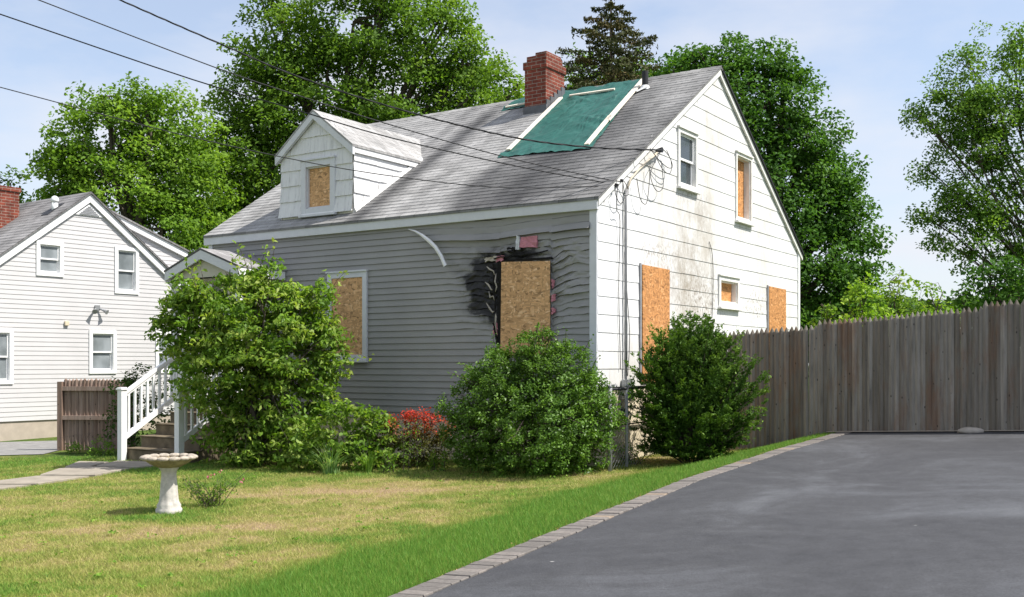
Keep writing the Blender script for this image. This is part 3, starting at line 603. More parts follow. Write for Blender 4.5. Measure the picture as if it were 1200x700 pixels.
m = MB(); m.beam((DX1+.02, DY+.02, C0+S*(DY+.02)+.04), (DX1+.02, 2.05, C0+S*2.05+.04), .035, .06); m.beam((DX0, DY-.04, 4.115), (DX1, DY-.04, 4.115), .02, .03); m.build('dormer_flashing', MAT['trimw'], dorm)
# porch canopy
CA, CB, CM = -8.13, -6.27, -7.2
m = MB()
for s_, xe_ in ((1, CB+.03), (-1, CA-.03)):
    m.quad((xe_, -1.12, 3.145), (xe_, 0, 3.145), (CM, 0, 3.49), (CM, -1.12, 3.49)); m.quad((xe_, -1.12, 3.115), (xe_, 0, 3.115), (CM, 0, 3.46), (CM, -1.12, 3.46))
    m.quad((xe_, -1.12, 3.115), (xe_, 0, 3.115), (xe_, 0, 3.145), (xe_, -1.12, 3.145)); m.quad((xe_, -1.12, 3.115), (CM, -1.12, 3.46), (CM, -1.12, 3.49), (xe_, -1.12, 3.145))
can = m.build('porch_canopy', MAT['roofn'], house, attrs={'stain': [.15]*len(m.v)})
m = MB()
for s_, xe_ in ((1, CB+.02), (-1, CA-.02)):
    m.add([(xe_, -1.11, 3.11), (CM, -1.11, 3.455), (CM, -1.11, 3.30), (xe_, -1.11, 2.955), (xe_, -1.07, 3.11), (CM, -1.07, 3.455), (CM, -1.07, 3.30), (xe_, -1.07, 2.955)], [(0,1,2,3),(4,5,6,7),(0,1,5,4),(3,2,6,7),(0,3,7,4)])
m.build('canopy_rake', MAT['trim'], can)
for a_, b_ in ((CB-.02, CB+.018), (CA-.018, CA+.02)):
    m = MB(); m.box(a_, b_, -1.069, -.03, 2.965, 3.11); m.build('canopy_fascia', MAT['trimw'], can)
m = MB(); m.quad((CA, -.97, 2.97), (CB, -.97, 2.97), (CB, -.03, 2.97), (CA, -.03, 2.97)); m.quad((CA, -1.0, 2.99), (CB, -1.0, 2.99), (CM, -1.0, 3.33)); m.build('canopy_ceiling', MAT['soffit'], can)
for x in (CA+.1, CB-.1):
    m = MB(); m.box(x-.045, x+.045, -1.03, -.94, .82, 2.965); m.box(x-.065, x+.065, -1.05, -.92, 2.90, 2.964); m.box(x-.065, x+.065, -1.05, -.92, .82, .92); m.build('canopy_post', MAT['trimw'], can, bevel=.004)
# front door
m = MB(); m.box(-7.72, -7.66, -.045, 0, .84, 2.98); m.box(-6.7, -6.64, -.045, 0, .84, 2.98); m.box(-7.66, -6.7, -.043, 0, 2.92, 2.98); m.box(-7.66, -6.7, -.03, 0, .84, 2.92)
for z0, z1 in ((1.0, 1.75), (1.85, 2.8)):
    for xx in (-7.55, -7.12): m.box(xx, xx+.32, -.04, -.031, z0, z1)
dr = m.build('door', MAT['trimw'], house, bevel=.003); m = MB(); m.tube([(-6.8, -.03, 1.85), (-6.8, -.09, 1.85)], [.015, .03], 10); m.build('handle', MAT['galv'], dr)
# steps and railings
m = MB(); m.box(-7.86, -6.29, -.95, -.0, -.5, .82)
for k in range(1, 5): m.box(-7.82, -6.33, -.95-.30*k, -.95-.30*(k-1)+.0, -.5, .82-.19*k-.0)
for k in range(0, 5): m.box(-7.84, -6.31, -.975-.30*k, -.60-.30*k if k else -.5, .821-.19*k, .84-.19*k)
m.build('front_steps', MAT['steps'], house, bevel=.01)
for xr in (-7.80, -6.35):
    y0, y1 = -2.24, -.98; z0 = .97; z1 = z0+.62*(y1-y0)
    m = MB(); m.beam((xr, y0, z0), (xr, y1, z1), .07, .05); m.beam((xr, y0, z0-.045), (xr, y1, z1-.045), .035, .05); m.beam((xr, y0, z0-.74), (xr, y1, z1-.74), .05, .085)
    m.beam((xr, y1, z1), (xr, -.03, z1), .06, .045); m.beam((xr, y1, z1-.74), (xr, -.03, z1-.74), .045, .07)
    rl_ = m.build('stair_railing', MAT['trimw'], house)
    for yy, zt, zb2 in ((y0, 1.05, -.2), (y1, z1+.1, .6)):
        m = MB(); m.box(xr-.055, xr+.055, yy-.055, yy+.055, zb2, zt); m.box(xr-.072, xr+.072, yy-.072, yy+.072, zt, zt+.03); m.box(xr-.055, xr+.055, yy-.055, yy+.055, zt+.03, zt+.045); m.build('newel_post', MAT['trimw'], rl_, bevel=.005)
    for k in range(9):
        yy = y0+.125+k*.125; zz = z0+.62*(yy-y0); m = MB(); m.box(xr-.018, xr+.018, yy-.018, yy+.018, zz-.72, zz-.04); m.build('baluster', MAT['trimw'], rl_)
    for k in range(6):
        yy = y1+.14+k*.135; m = MB(); m.box(xr-.018, xr+.018, yy-.018, yy+.018, z1-.72, z1-.02); m.build('baluster', MAT['trimw'], rl_)
# service entrance
m = MB(); m.tube([(.05, .79, .75), (.05, .79, 3.9), (.05, .82, 4.1)], .02, 10)
m.tube([(.03, .835, 1.3), (.03, .83, 2.5), (.03, .83, 4.0)], .008, 6)
cond = m.build('electrical_conduit', MAT['greymetal'], house, smooth=True)
m = MB(); m.box(.015, .12, .70, .89, .95, 1.25); m.box(.12, .15, .73, .86, .98, 1.2); m.build('meter_box', MAT['galv'], cond, bevel=.01)
m = MB(); m.tube([(.045, .82, 4.08), (.05, .95, 4.28), (.05, 1.25, 4.48), (.05, 1.6, 4.68), (.05, 1.85, 4.82)], .016, 8); m.build('service_cable', MAT['cablet'], cond, smooth=True)
for a_, b_, q_ in (((.0, 1.9, 4.87), (.12, 1.9, 4.87), .045), ((.0, .45, 4.14), (.09, .45, 4.10), .03), ((.0, .62, 4.22), (.08, .62, 4.2), .025)):
    m = MB(); m.tube([a_, b_], [.02, q_], 10); m.build('wire_bracket', MAT['black'], cond)
def loop(pts, r=.006):
    out_ = []
    for i in range(len(pts)-1):
        p0 = Vector(pts[max(i-1,0)]); p1 = Vector(pts[i]); p2 = Vector(pts[i+1]); p3 = Vector(pts[min(i+2,len(pts)-1)])
        for t in (0, .25, .5, .75): out_.append(.5*((2*p1)+(-p0+p2)*t+(2*p0-5*p1+4*p2-p3)*t*t+(-p0+3*p1-3*p2+p3)*t**3))
    out_.append(Vector(pts[-1])); return out_
m = MB()
for pts in ([(.1,1.9,4.86),(.12,1.7,4.72),(.12,1.95,4.55),(.12,2.2,4.55),(.1,2.25,4.78),(.1,1.95,4.9)], [(.1,1.5,4.83),(.12,1.75,4.70),(.12,2.1,4.62),(.12,2.28,4.68),(.1,2.1,4.9)],
            [(.1,1.9,4.86),(.11,1.5,4.45),(.11,1.7,4.2),(.11,1.95,4.3),(.1,1.9,4.7)], [(.09,.45,4.1),(.1,.35,4.0),(.1,.5,3.85),(.1,.65,3.95),(.09,.62,4.2),(.09,.8,4.1)], [(.09,.45,4.1),(.1,.4,3.75),(.05,.6,3.6),(.03,.6,2.6),(.03,.66,1.4)],
            [(.09,.62,4.2),(.1,.6,4.0),(.1,.75,4.0),(.08,.8,4.1)], [(.1,1.05,4.3),(.11,1.15,4.0),(.11,1.35,3.95),(.11,1.45,4.25),(.1,1.5,4.6)], [(.02,.9,1.3),(.03,.95,1.9),(.02,.88,2.6),(.03,.84,3.2)], [(.02,4.0,3.63),(.03,4.12,3.4),(.03,4.15,2.9),(.02,4.13,2.3)]):
    m = MB(); m.tube(loop(pts), .006, 5); m.build('loose_cable', MAT['cable'], cond, smooth=True)
# overhead wires
def wire(pts, r, label, twist=False):
    pts = [Vector(p) for p in pts]; d = (pts[0]-pts[2])/2
    ext = [pts[0]+d*(k*1.0)+Vector((0, 0, .035*k*k)) for k in range(7, 0, -1)]; P = loop([tuple(p) for p in ext+pts])
    o_ = P[-1]; m = MB(); L = [p-o_ for p in P]
    if twist:
        m.tube(L, r*.75, 6, False)
        for ph in (0, 2.1, 4.2):
            Q = []; s = 0
            for i in range(len(L)-1):
                n_ = max(1, int((L[i+1]-L[i]).length/.07))
                for k in range(n_):
                    q = L[i].lerp(L[i+1], k/n_); s += .07; Q.append(q+Vector((0, math.cos(s*9+ph), math.sin(s*9+ph)))*r)
            m.tube(Q, r*.6, 4, False)
    else: m.tube(L, r, 6, False)
    o = m.build('overhead_wire', MAT['cable'], smooth=True); o.location = o_; tag(o, label, 'wire', 'overhead wires running to the gable corner')
wire([(-5.59,15.0,6.67),(-4.285,15.12,6.12),(-3.09,15.25,5.64),(-1.56,15.4,5.18),(0,15.55,4.83),(1.08,15.75,4.73),(1.87,15.95,4.73),(2.09,16.02,4.74),(2.37,16.67,4.87)], .009, 'thick twisted service wire, topmost of the overhead wires, reaching the gable bracket', True)
wire([(-6.29,14,6.32),(-4.1,14.45,5.56),(-2.97,14.68,5.22),(-1.69,14.92,4.86),(-.18,15.2,4.49),(1.06,15.42,4.25),(1.60,15.53,4.17)], .008, 'thin black overhead wire next below the thick twisted one')
wire([(-6.8,14,6.13),(-4.39,14.47,5.39),(-3.15,14.7,5.07),(-1.7,14.96,4.69),(.12,15.27,4.34),(1.54,15.5,4.12)], .009, 'black overhead wire crossing the peak of the dormer')
wire([(-6.8,14,5.16),(-4.66,14.39,4.65),(-2.74,14.72,4.28),(-1.21,14.98,4.09),(0,15.17,4.02),(1.50,15.46,4.10)], .007, 'lowest overhead wire passing in front of the dormer window')
# tarp on the roof
tarp = empty('roof_tarp', hw(-2.2, 3.0, rz_(3.0)), RZ, 'green tarp nailed over the roof beside the brick chimney with pale battens', 'tarp')
TO = Vector((-2.2, 3.0, rz_(3.0)))
nu, nv = 70, 100; m = MB(); valid = {}
for j in range(nv+1):
    for i in range(nu+1):
        u = i/nu; v = j/nv; yv = 1.55+v*2.87
        xl = (-2.90-.19*v) if yv < 3.88 else -4.34; xr = -.97-.48*v
        if yv < 3.88: x = -2.90-.19*v+(xr+2.90+.19*v)*u
        else: x = xl+(xr-xl)*u
        y = yv+.15*(1-u)*(1-v)*1.0
        valid[(i, j)] = 1
        wr = .016+.055*abs(float(fbm((x+.9*y)*1.6, (y-.6*x)*6, 3))-.5)*2+.07*max(0, float(fbm(x*1.2+9, y*7+x*4, 2))-.55)+.004*math.sin(x*9+y*3)
        if y > YM-.05: pass
        m.v.append((x-TO.x, y-TO.y, rz_(min(y, 2*YM-y) if y > YM else y)+wr-TO.z))
st_ = nu+1
jb = next(j for j in range(nv+1) if 1.55+j/nv*2.87 >= 3.88)
for j in range(nv):
    if j == jb-1: continue
    for i in range(nu): m.f.append((j*st_+i, j*st_+i+1, (j+1)*st_+i+1, (j+1)*st_+i))
# bridge between lower sheet and wide top strip
b = len(m.v); yv = 1.55+(jb-1)/nv*2.87; v = (jb-1)/nv
for i in range(nu):
    a = (jb-1)*st_+i; c = a+1; pa, pc = m.v[a], m.v[c]
    def near(x): return min(range(st_), key=lambda q: abs(m.v[jb*st_+q][0]-x))
    m.f.append((a, c, jb*st_+near(pc[0]), jb*st_+near(pa[0]))) if near(pc[0]) != near(pa[0]) else m.f.append((a, c, jb*st_+near(pa[0])))
m.build('tarp_sheet', MAT['tarp'], tarp, smooth=True)
def batten(x0, y0, x1, y1, wd):
    m = MB(); a = Vector((x0, y0, rz_(y0)+.055))-TO; b_ = Vector((x1, y1, rz_(y1)+.055))-TO; m.beam(a, b_, wd, .03, (0, -S, 1)); m.build('batten', MAT['wood'], tarp, bevel=.003)
batten(-2.80, 1.88, -3.02, 4.02, .085); batten(-1.12, 1.66, -1.26, 2.75, .085); batten(-1.22, 2.55, -1.40, 4.30, .10); batten(-2.85, 4.06, -1.86, 4.02, .045); batten(-4.28, 4.00, -3.58, 4.05, .045)

# ------------------------------------------------------------------ neighbour house
NRZ = math.atan2(-.589, .808); NB = (-10.93, 22.5)
nb = empty('house', (NB[0], NB[1], 0), NRZ, 'white sided neighbouring house with grey roof at the left edge of the photo', 'house')
NP = lambda a, z, d: (d, a, z); ns = .76
nlo = lambda z: -1.45 if z < 2.75 else 2.07-(5.38-z)/ns
nhi = lambda z: 5.6 if z < 2.72 else 2.07+(5.38-z)/ns
WN = [(.80,1.44,3.43,4.21), (2.73,3.37,3.14,4.25), (2.07,2.77,1.26,2.27), (-.42,.28,1.05,2.24), (3.84,4.5,1.26,2.28)]
m = MB(); courses(m, NP, .25, 5.30, .1016, .009, nlo, nhi, [(a+.03,b-.03,c+.03,d-.03) for a,b,c,d in WN]); m.build('gable_wall', MAT['vinylw'], nb)
m = MB(); courses(m, lambda a, z, d: (-.005, a, z), .25, 5.30, .6, 0, nlo, nhi, [(a+.03,b-.03,c+.03,d-.03) for a,b,c,d in WN]); m.build('gable_sheathing', MAT['dark'], nb)
for q, WW in enumerate(WN): window(nb, NP, *WW, (MAT['trimw'], MAT['trimw'], MAT['glassc']), case=.085, proud=.035, sill=False)
m = MB(); m.box(-9, -.02, -1.43, 5.58, -.7, .25); m.build('foundation', plain('tan_foundation', (.42,.36,.30), .9, .1), nb)
m = MB(); m.box(-9, -.03, -1.44, -1.40, .25, 2.75); m.box(-9, -.03, 5.55, 5.6, .25, 2.75); m.box(-9, -8.96, -1.4, 5.55, .25, 2.75); m.quad((-9, -1.45, 2.75), (-9, 5.6, 2.75), (-9, 2.07, 5.38)); m.build('wall', MAT['vinylw'], nb)
nf_ = lambda y: 5.43-ns*abs(y-2.07)
m = MB(); A = slope(m, -9.1, .12, -1.65, 2.07, nf_, 34, 1, dx=.3, lap=.008, st=lambda x, y: min(1, max(0, .25+1.6*(float(fbm(x*2.2, y*.5, 4))-.48)))); A += slope(m, -9.1, .12, 5.75, 2.07, nf_, 34, 1, dx=2, lap=.008)
b = len(m.v); m.prism([(-1.65, nf_(-1.65)-.003), (2.07, 5.427), (5.75, nf_(5.75)-.003), (5.75, nf_(5.75)-.04), (2.07, 5.385), (-1.65, nf_(-1.65)-.04)], lambda p, q, d: (d, p, q), -9.09, .115); A += [.6]*(len(m.v)-b)
m.build('roof', MAT['roofn'], nb, attrs={'stain': A})
for y0, y1 in ((-1.62, 2.07), (2.0701, 5.72)):
    m = MB(); m.prism([(y0, nf_(y0)-.042), (y1, nf_(y1)-.042), (y1, nf_(y1)-.24), (y0, nf_(y0)-.24)], lambda p, q, d: (d, p, q), .02, .075); m.build('rake_board', MAT['trimw'], nb)
m = MB(); m.prism([(1.72, 4.88), (2.42, 4.88), (2.07, 5.15)], NP, .0, .035)
lv = m.build('gable_vent', MAT['trimw'], nb); m = MB()
for i in range(6):
    z = 4.91+i*.035; hwid = (5.12-z)/.27*.32; m.beam((.045, 2.07-hwid, z), (.045, 2.07+hwid, z), .01, .014)
m.build('louvre', MAT['greymetal'], lv)
# rear shed dormer
sh = lambda y: 5.20-.35*(y-2.3)
m = MB(); courses(m, lambda a, z, d: (-.35+d, a, z), 2.75, 5.2, .1016, .009, lambda z: max(2.3, 2.07+(5.40-z)/ns-.1), lambda z: min(4.85, 2.3+(5.20-z)/.35), []); sd_ = m.build('shed_dormer', MAT['vinylw'], nb)
m = MB(); m.prism([(2.2, sh(2.2)+.1), (5.0, sh(5.0)+.1), (5.0, sh(5.0)+.06), (2.2, sh(2.2)+.06)], lambda p, q, d: (d, p, q), -8.6, -.22); m.build('shed_roof', MAT['roofn'], sd_, attrs={'stain': [.3]*len(m.v)})
m = MB(); m.prism([(2.2, sh(2.2)+.058), (4.98, sh(4.98)+.058), (4.98, sh(4.98)-.10), (2.2, sh(2.2)-.10)], lambda p, q, d: (d, p, q), -.33, -.26); m.box(-8.5, -.36, 4.86, 4.97, 4.15, 4.33); m.box(-8.5, -.36, 4.82, 4.85, 2.9, 4.2); m.build('shed_fascia', MAT['trimw'], sd_)
m = MB(); m.box(-2.65, -1.86, .80, 1.45, 3.8, 5.52); m.box(-2.68, -1.83, .77, 1.48, 5.52, 5.62); nch = m.build('chimney', MAT['brick'], nb)
m = MB(); m.box(-2.68, -1.83, .76, .80, 4.1, 4.75); m.build('flashing', MAT['black'], nch)
m = MB(); m.tube([(-.52, 1.55, 4.9), (-.52, 1.55, 5.2)], .07, 12); m.lathe([(.02, 0), (.085, .01), (.09, .06), (.07, .12), (.03, .15)], 14, (-.52, 1.55, 5.17)); pv = m.build('vent_pipe', MAT['trimw'], nb, smooth=True)
m = MB(); m.beam((-.52, 1.3, nf_(1.3)+.012), (-.52, 1.7, nf_(1.7)+.012), .28, .01); m.build('pipe_collar', MAT['black'], pv)
m = MB(); m.box(.015, .05, 2.21, 2.33, 2.72, 2.84)
for s_ in (-1, 1): m.tube([(.05, 2.27+s_*.05, 2.76), (.11, 2.27+s_*.12, 2.72), (.18, 2.27+s_*.16, 2.68)], [.015, .03, .06], 10)
m.build('flood_light', MAT['galv'], nb, smooth=False); m = MB(); m.box(.015, .06, 1.46, 1.56, 2.35, 2.45); m.build('outlet_box', MAT['cream'], nb, bevel=.006)

# ------------------------------------------------------------------ picket fence
fn = empty('picket_fence', (7.29, 15.0, 0), RZ, 'tall weathered grey stockade fence with pointed pickets along the driveway end', 'fence')
def fz(t): X = 7.29-.833*t; Yy = 15+.553*t; return X, Yy
def pickets(parent, name, t0, t1, base, top, mat, wd=.080, sgn=-1, th=.022, tip=.085):
    m = MB(); t = t0-(.04 if sgn < 0 else 0); R_ = []
    while t < t1-.002:
        wv = wd*random.uniform(.9, 1.08); zt = top(t)+random.uniform(-.012, .008); zb_ = base(t); a = sgn*t; b_ = sgn*(t+wv+.001); mm = (a+b_)/2+random.uniform(-.006, .006); dy = random.uniform(-.006, .006); ln = random.uniform(-.008, .008)
        pr = [(a, zb_), (b_, zb_), (b_+ln, zt-tip), (mm+ln+.008*(1 if b_ > a else -1), zt-.012), (mm+ln, zt), (mm+ln-.008*(1 if b_ > a else -1), zt-.012), (a+ln, zt-tip)]
        n0 = len(m.v); bw = .008; k = len(pr)
        m.v += [(p, dy-th/2+.004, q) for p, q in pr]+[(p, dy+th/2, q) for p, q in pr]
        # rounded face: ridge line
        m.v += [(mm, dy-th/2-.016, zb_), (mm+ln, dy-th/2-.016, zt-tip*.8)]
        r0, r1 = n0+2*k, n0+2*k+1
        m.f += [(n0, r0, r1, n0+6), (r0, n0+1, n0+2, r1), (n0+6, r1, n0+5), (r1, n0+4, n0+5), (r1, n0+3, n0+4), (r1, n0+2, n0+3), tuple(n0+k+i for i in range(k))]
        m.f += [(n0+i, n0+(i+1) % k, n0+k+(i+1) % k, n0+k+i) for i in range(k)]
        R_ += [random.random()]*(2*k+2); t += wv
    return m.build(name, mat, parent, attrs={'rnd': R_})
def fbase(t): X, Yy = fz(t); return gz(X, Yy-.05)-.03
ftop = lambda t: 2.35-.085*t+.02*math.sin(t*2.1)
T = [-4.3, -1.9, .5, 2.9, 5.25]
for a, b_ in zip(T, T[1:]):
    pickets(fn, 'picket_panel', a, b_, fbase, lambda t, a=a: ftop(a)*.35+ftop(t)*.65, MAT['fence'])
    for hh in (.35, 1.5):
        m = MB(); m.beam((-a, .05, ftop(a)-1.85+hh), (-b_, .05, ftop(b_)-1.85+hh), .05, .08); m.build('rail', MAT['fence'], fn, attrs={'rnd': [.4]*len(m.v)})
for t in T:
    m = MB(); m.box(-t-.05, -t+.05, .075, .175, fbase(t)-.3, ftop(t)-.1); m.build('fence_post', MAT['fence'], fn, attrs={'rnd': [.3]*8})
# small brown fence panel by the neighbour
gp_loc = ((75-600)/FOC*20.0, 20.0); zg = gz(*gp_loc)
gt = empty('wooden_fence', (gp_loc[0], gp_loc[1], zg), math.radians(-4), 'short brown wooden fence panel with two rails, left of the white stair railing', 'fence')
pickets(gt, 'pickets', 0, 1.35, lambda t: -.05, lambda t: 1.36, MAT['gate'], .075, 1, .02, .04)
for z in (.62, 1.17):
    m = MB(); m.box(.0, 1.35, -.075, -.02, z-.04, z+.04); m.build('rail', MAT['gate'], gt, attrs={'rnd': [.9]*8})
m = MB(); m.box(-.09, 0, -.09, .02, -.2, 1.30); m.build('fence_post', MAT['gate'], gt, attrs={'rnd': [.1]*8})
# chain-link gate
cl = empty('chain_link_fence', hw(.42, -.4, 0), RZ, 'low chain-link fence with grey posts between the round bush and the fringed evergreen', 'fence')
for yy, r in ((0, .032), (.50, .022), (2.1, .03)):
    g0 = gz(*hw(.42, -.4+yy)[:2]); m = MB(); m.tube([(0, yy, g0-.2), (0, yy, 1.16)], r, 10); m.tube([(0, yy, 1.16), (0, yy, 1.20)], [r*1.2, .008], 10); m.build('post', MAT['greymetal'], cl, smooth=True)
for a_, b_, q_ in (((0, .02, 1.13), (0, 3.2, 1.16), .021), ((0, .02, .62), (0, 3.2, .66), .010)):
    m = MB(); m.tube([a_, b_], q_, 8); m.build('rail', MAT['black'], cl, smooth=True)
m = MB()
def diag(y, z, dy, dz): m.tube([(0, y, z), (0, y+dy, z+dz)], .0016, 3, False)
H_ = 1.12
for k in range(-14, 40):
    y0 = k*.085; a = max(y0, 0.02); b_ = min(y0+H_, 3.2)
    if b_ > a: diag(a, .02+(a-y0), b_-a, b_-a); diag(a, .02+H_-(a-y0), b_-a, -(b_-a))
m.build('wire_mesh', MAT['greymetal'], cl)

# ------------------------------------------------------------------ bird bath
bx, by = -3.76, 11.55; bb = empty('bird_bath', (bx, by, gz(bx, by)), .3, 'pale stone bird bath with scalloped bowl standing on the lawn', 'bird bath')
m = MB()
def pm(r, z, t, i):
    if i < 3: return r*(1+.06*(abs(math.cos(4*t/2*1.0))**6)-.02), z
    return r*(1+.035*math.cos(8*t+z*5)), z
m.lathe([(.135, -.03), (.135, .045), (.12, .06), (.125, .085), (.105, .12), (.098, .16), (.088, .30), (.078, .42), (.082, .46), (.105, .49), (.11, .505)], 40, (0,0,0), pm)
m.build('pedestal', MAT['stone'], bb, smooth=True)
def bm_(r, z, t, i): return r*(1+(.03*math.cos(14*t) if r > .2 else 0)), z
m = MB(); m.lathe([(.09, .495), (.13, .505), (.20, .54), (.25, .58), (.265, .60), (.25, .605), (.19, .575), (.10, .56), (.01, .555)], 84, (0,0,0), bm_); bw_ = m.build('bowl', MAT['stone2'], bb, smooth=True)
m = MB()
for k in range(14):
    t = 2*math.pi*k/14; c = Vector((math.cos(t)*.258, math.sin(t)*.258, .607)); b = len(m.v)
    for i in range(7):
        ph = math.pi*i/6
        for j in range(12):
            th = 2*math.pi*j/12; q = Vector((math.sin(ph)*math.cos(th)*.05, math.sin(ph)*math.sin(th)*.070, math.cos(ph)*.028))
            q = Matrix.Rotation(t, 3, 'Z') @ q; m.v.append(tuple(c+q))
    for i in range(6):
        for j in range(12): m.f.append((b+i*12+j, b+i*12+(j+1)%12, b+(i+1)*12+(j+1)%12, b+(i+1)*12+j))
m.build('rim', MAT['stone3'], bw_, smooth=True)
# rock at the fence foot
def rock(x, y, r, label, flat=.5):
    m = MB(); b = 0
    for i in range(9):
        ph = math.pi*i/8
        for j in range(16):
            th = 2*math.pi*j/16; rr = r*(1+.25*(float(fbm(math.cos(th)*2+5, math.sin(th)*2+i*.4, 3))-.5)*2)
            m.v.append((math.sin(ph)*math.cos(th)*rr, math.sin(ph)*math.sin(th)*rr*.7, math.cos(ph)*rr*flat))
    for i in range(8):
        for j in range(16): m.f.append((i*16+j, i*16+(j+1)%16, (i+1)*16+(j+1)%16, (i+1)*16+j))
    o = m.build('rock', MAT['concrete'], smooth=True); o.location = (x, y, gz(x, y)+r*flat*.5+.05); tag(o, label, 'rock')
rock(6.62, 15.2, .20, 'grey flat-topped stone lying against the foot of the picket fence', .3)

# ------------------------------------------------------------------ foliage
def unit(v): return v/np.maximum(1e-9, np.linalg.norm(v, axis=1, keepdims=True))
def leaves(C, nrm, L, Wd, droop=0):
    n = len(C); r = rng.normal(size=(n, 3)); t = unit(np.cross(nrm, r)); t[:, 2] -= droop; t = unit(t); b = unit(np.cross(nrm, t))
    L = np.broadcast_to(L, (n,))[:, None]*rng.uniform(.7, 1.25, (n, 1)); Wd = np.broadcast_to(Wd, (n,))[:, None]*rng.uniform(.8, 1.2, (n, 1)); nn = unit(np.cross(t, b))
    bend = nn*(L*.14)
    q = np.stack([C-t*L*.5-bend, C+b*Wd*.5-t*L*.05+bend*.3, C+t*L*.5-bend, C-b*Wd*.5-t*L*.05+bend*.3], axis=1)
    return q.reshape(-1, 3)
def sph(n): return unit(rng.normal(size=(n, 3)))
def crown_points(lobes, density, crad, per, flat=.55, shell=.55, low=None):
    """lobes: list of (centre, (rx,ry,rz)); returns leaf positions, outward normals, cluster random"""
    P = []; Nn = []; R = []; CC = []
    for c, r in lobes:
        r = np.array(r); area = (r[0]*r[1]+r[1]*r[2]+r[0]*r[2])*4; nc = max(4, int(area*density)); d = sph(nc)
        rad = 1-shell*rng.random(nc)**1.7; bump_ = 1+.32*(fbm(d[:,0]*2.5+c[0], d[:,2]*2.5+d[:,1]*2+c[2], 3)-.5)*2
        cc = np.array(c)+d*r*(rad*bump_)[:, None]
        if low is not None: cc = cc[cc[:, 2] > low]; 
        d = unit(cc-np.array(c)); nc = len(cc)
        cr = crad*rng.uniform(.6, 1.35, nc)
        k = rng.poisson(per*(cr/crad)**2*1.0).clip(1)
        idx = np.repeat(np.arange(nc), k); o = sph(len(idx))*(rng.random(len(idx))**.4)[:, None]*cr[idx][:, None]; o[:, 2] *= flat
        o[:, 2] = o[:, 2]-.35*(o[:, 0]**2+o[:, 1]**2)/cr[idx]
        P.append(cc[idx]+o); Nn.append(unit(d[idx]*.45+np.array([0, 0, .75])+.55*rng.normal(size=(len(idx), 3)))); R.append((rng.random(nc)*.55)[idx]+rng.random(len(idx))*.45); CC.append(cc)
    return np.concatenate(P), np.concatenate(Nn), np.concatenate(R), np.concatenate(CC)
def pxl(lobes, Y, ry=.9):
    o = []
    for L in lobes:
        u, v, r = L[:3]; dY = L[3] if len(L) > 3 else 0; y = Y+dY; s = y/FOC; o.append((((u-600)*s, y, EYE+(HOR-v)*s), (r*s, r*s*ry, r*s*.9)))
    return o
def branches(m, base, lobes, CC, r0, per=4, hub=None, sub=True):
    base = Vector(base); top = hub if hub else Vector(np.mean([l[0] for l in lobes], axis=0)); top = Vector(top)
    pts = [base.lerp(top, t)+Vector((random.uniform(-.12, .12), random.uniform(-.12, .12), 0))*(t > 0) for t in (0, .12, .35, .6, .85, 1)]
    m.tube(pts, [r0*1.35, r0, r0*.85, r0*.65, r0*.42, r0*.25], 10)
    for c, r in lobes:
        c = Vector(c); t = min(.9, max(.25, (c.z-base.z)/(top.z-base.z+.01)*.55)); s = base.lerp(top, t); mid = s.lerp(c, .5)+Vector((random.uniform(-.3,.3), random.uniform(-.3,.3), -.1*(c-s).length+.3))
        rb = r0*.42; L = [s, s.lerp(mid, .5)+Vector((0,0,-.05)), mid, mid.lerp(c, .5)+Vector((random.uniform(-.2,.2),0,.15)), c]; m.tube(L, [rb, rb*.8, rb*.62, rb*.45, rb*.25], 7, False)
        if sub:
            dd = np.linalg.norm(CC-np.array(c), axis=1); ids = np.where(dd < max(r)*1.1)[0]
            for i in rng.choice(ids, min(len(ids), per), replace=False) if len(ids) else []:
                e = Vector(CC[i]); s2 = L[random.choice((2, 3, 4))]; mm = s2.lerp(e, .55)+Vector((random.uniform(-.15,.15), random.uniform(-.15,.15), .12)); m.tube([s2, mm, e], [rb*.3, rb*.2, rb*.06], 5, False)
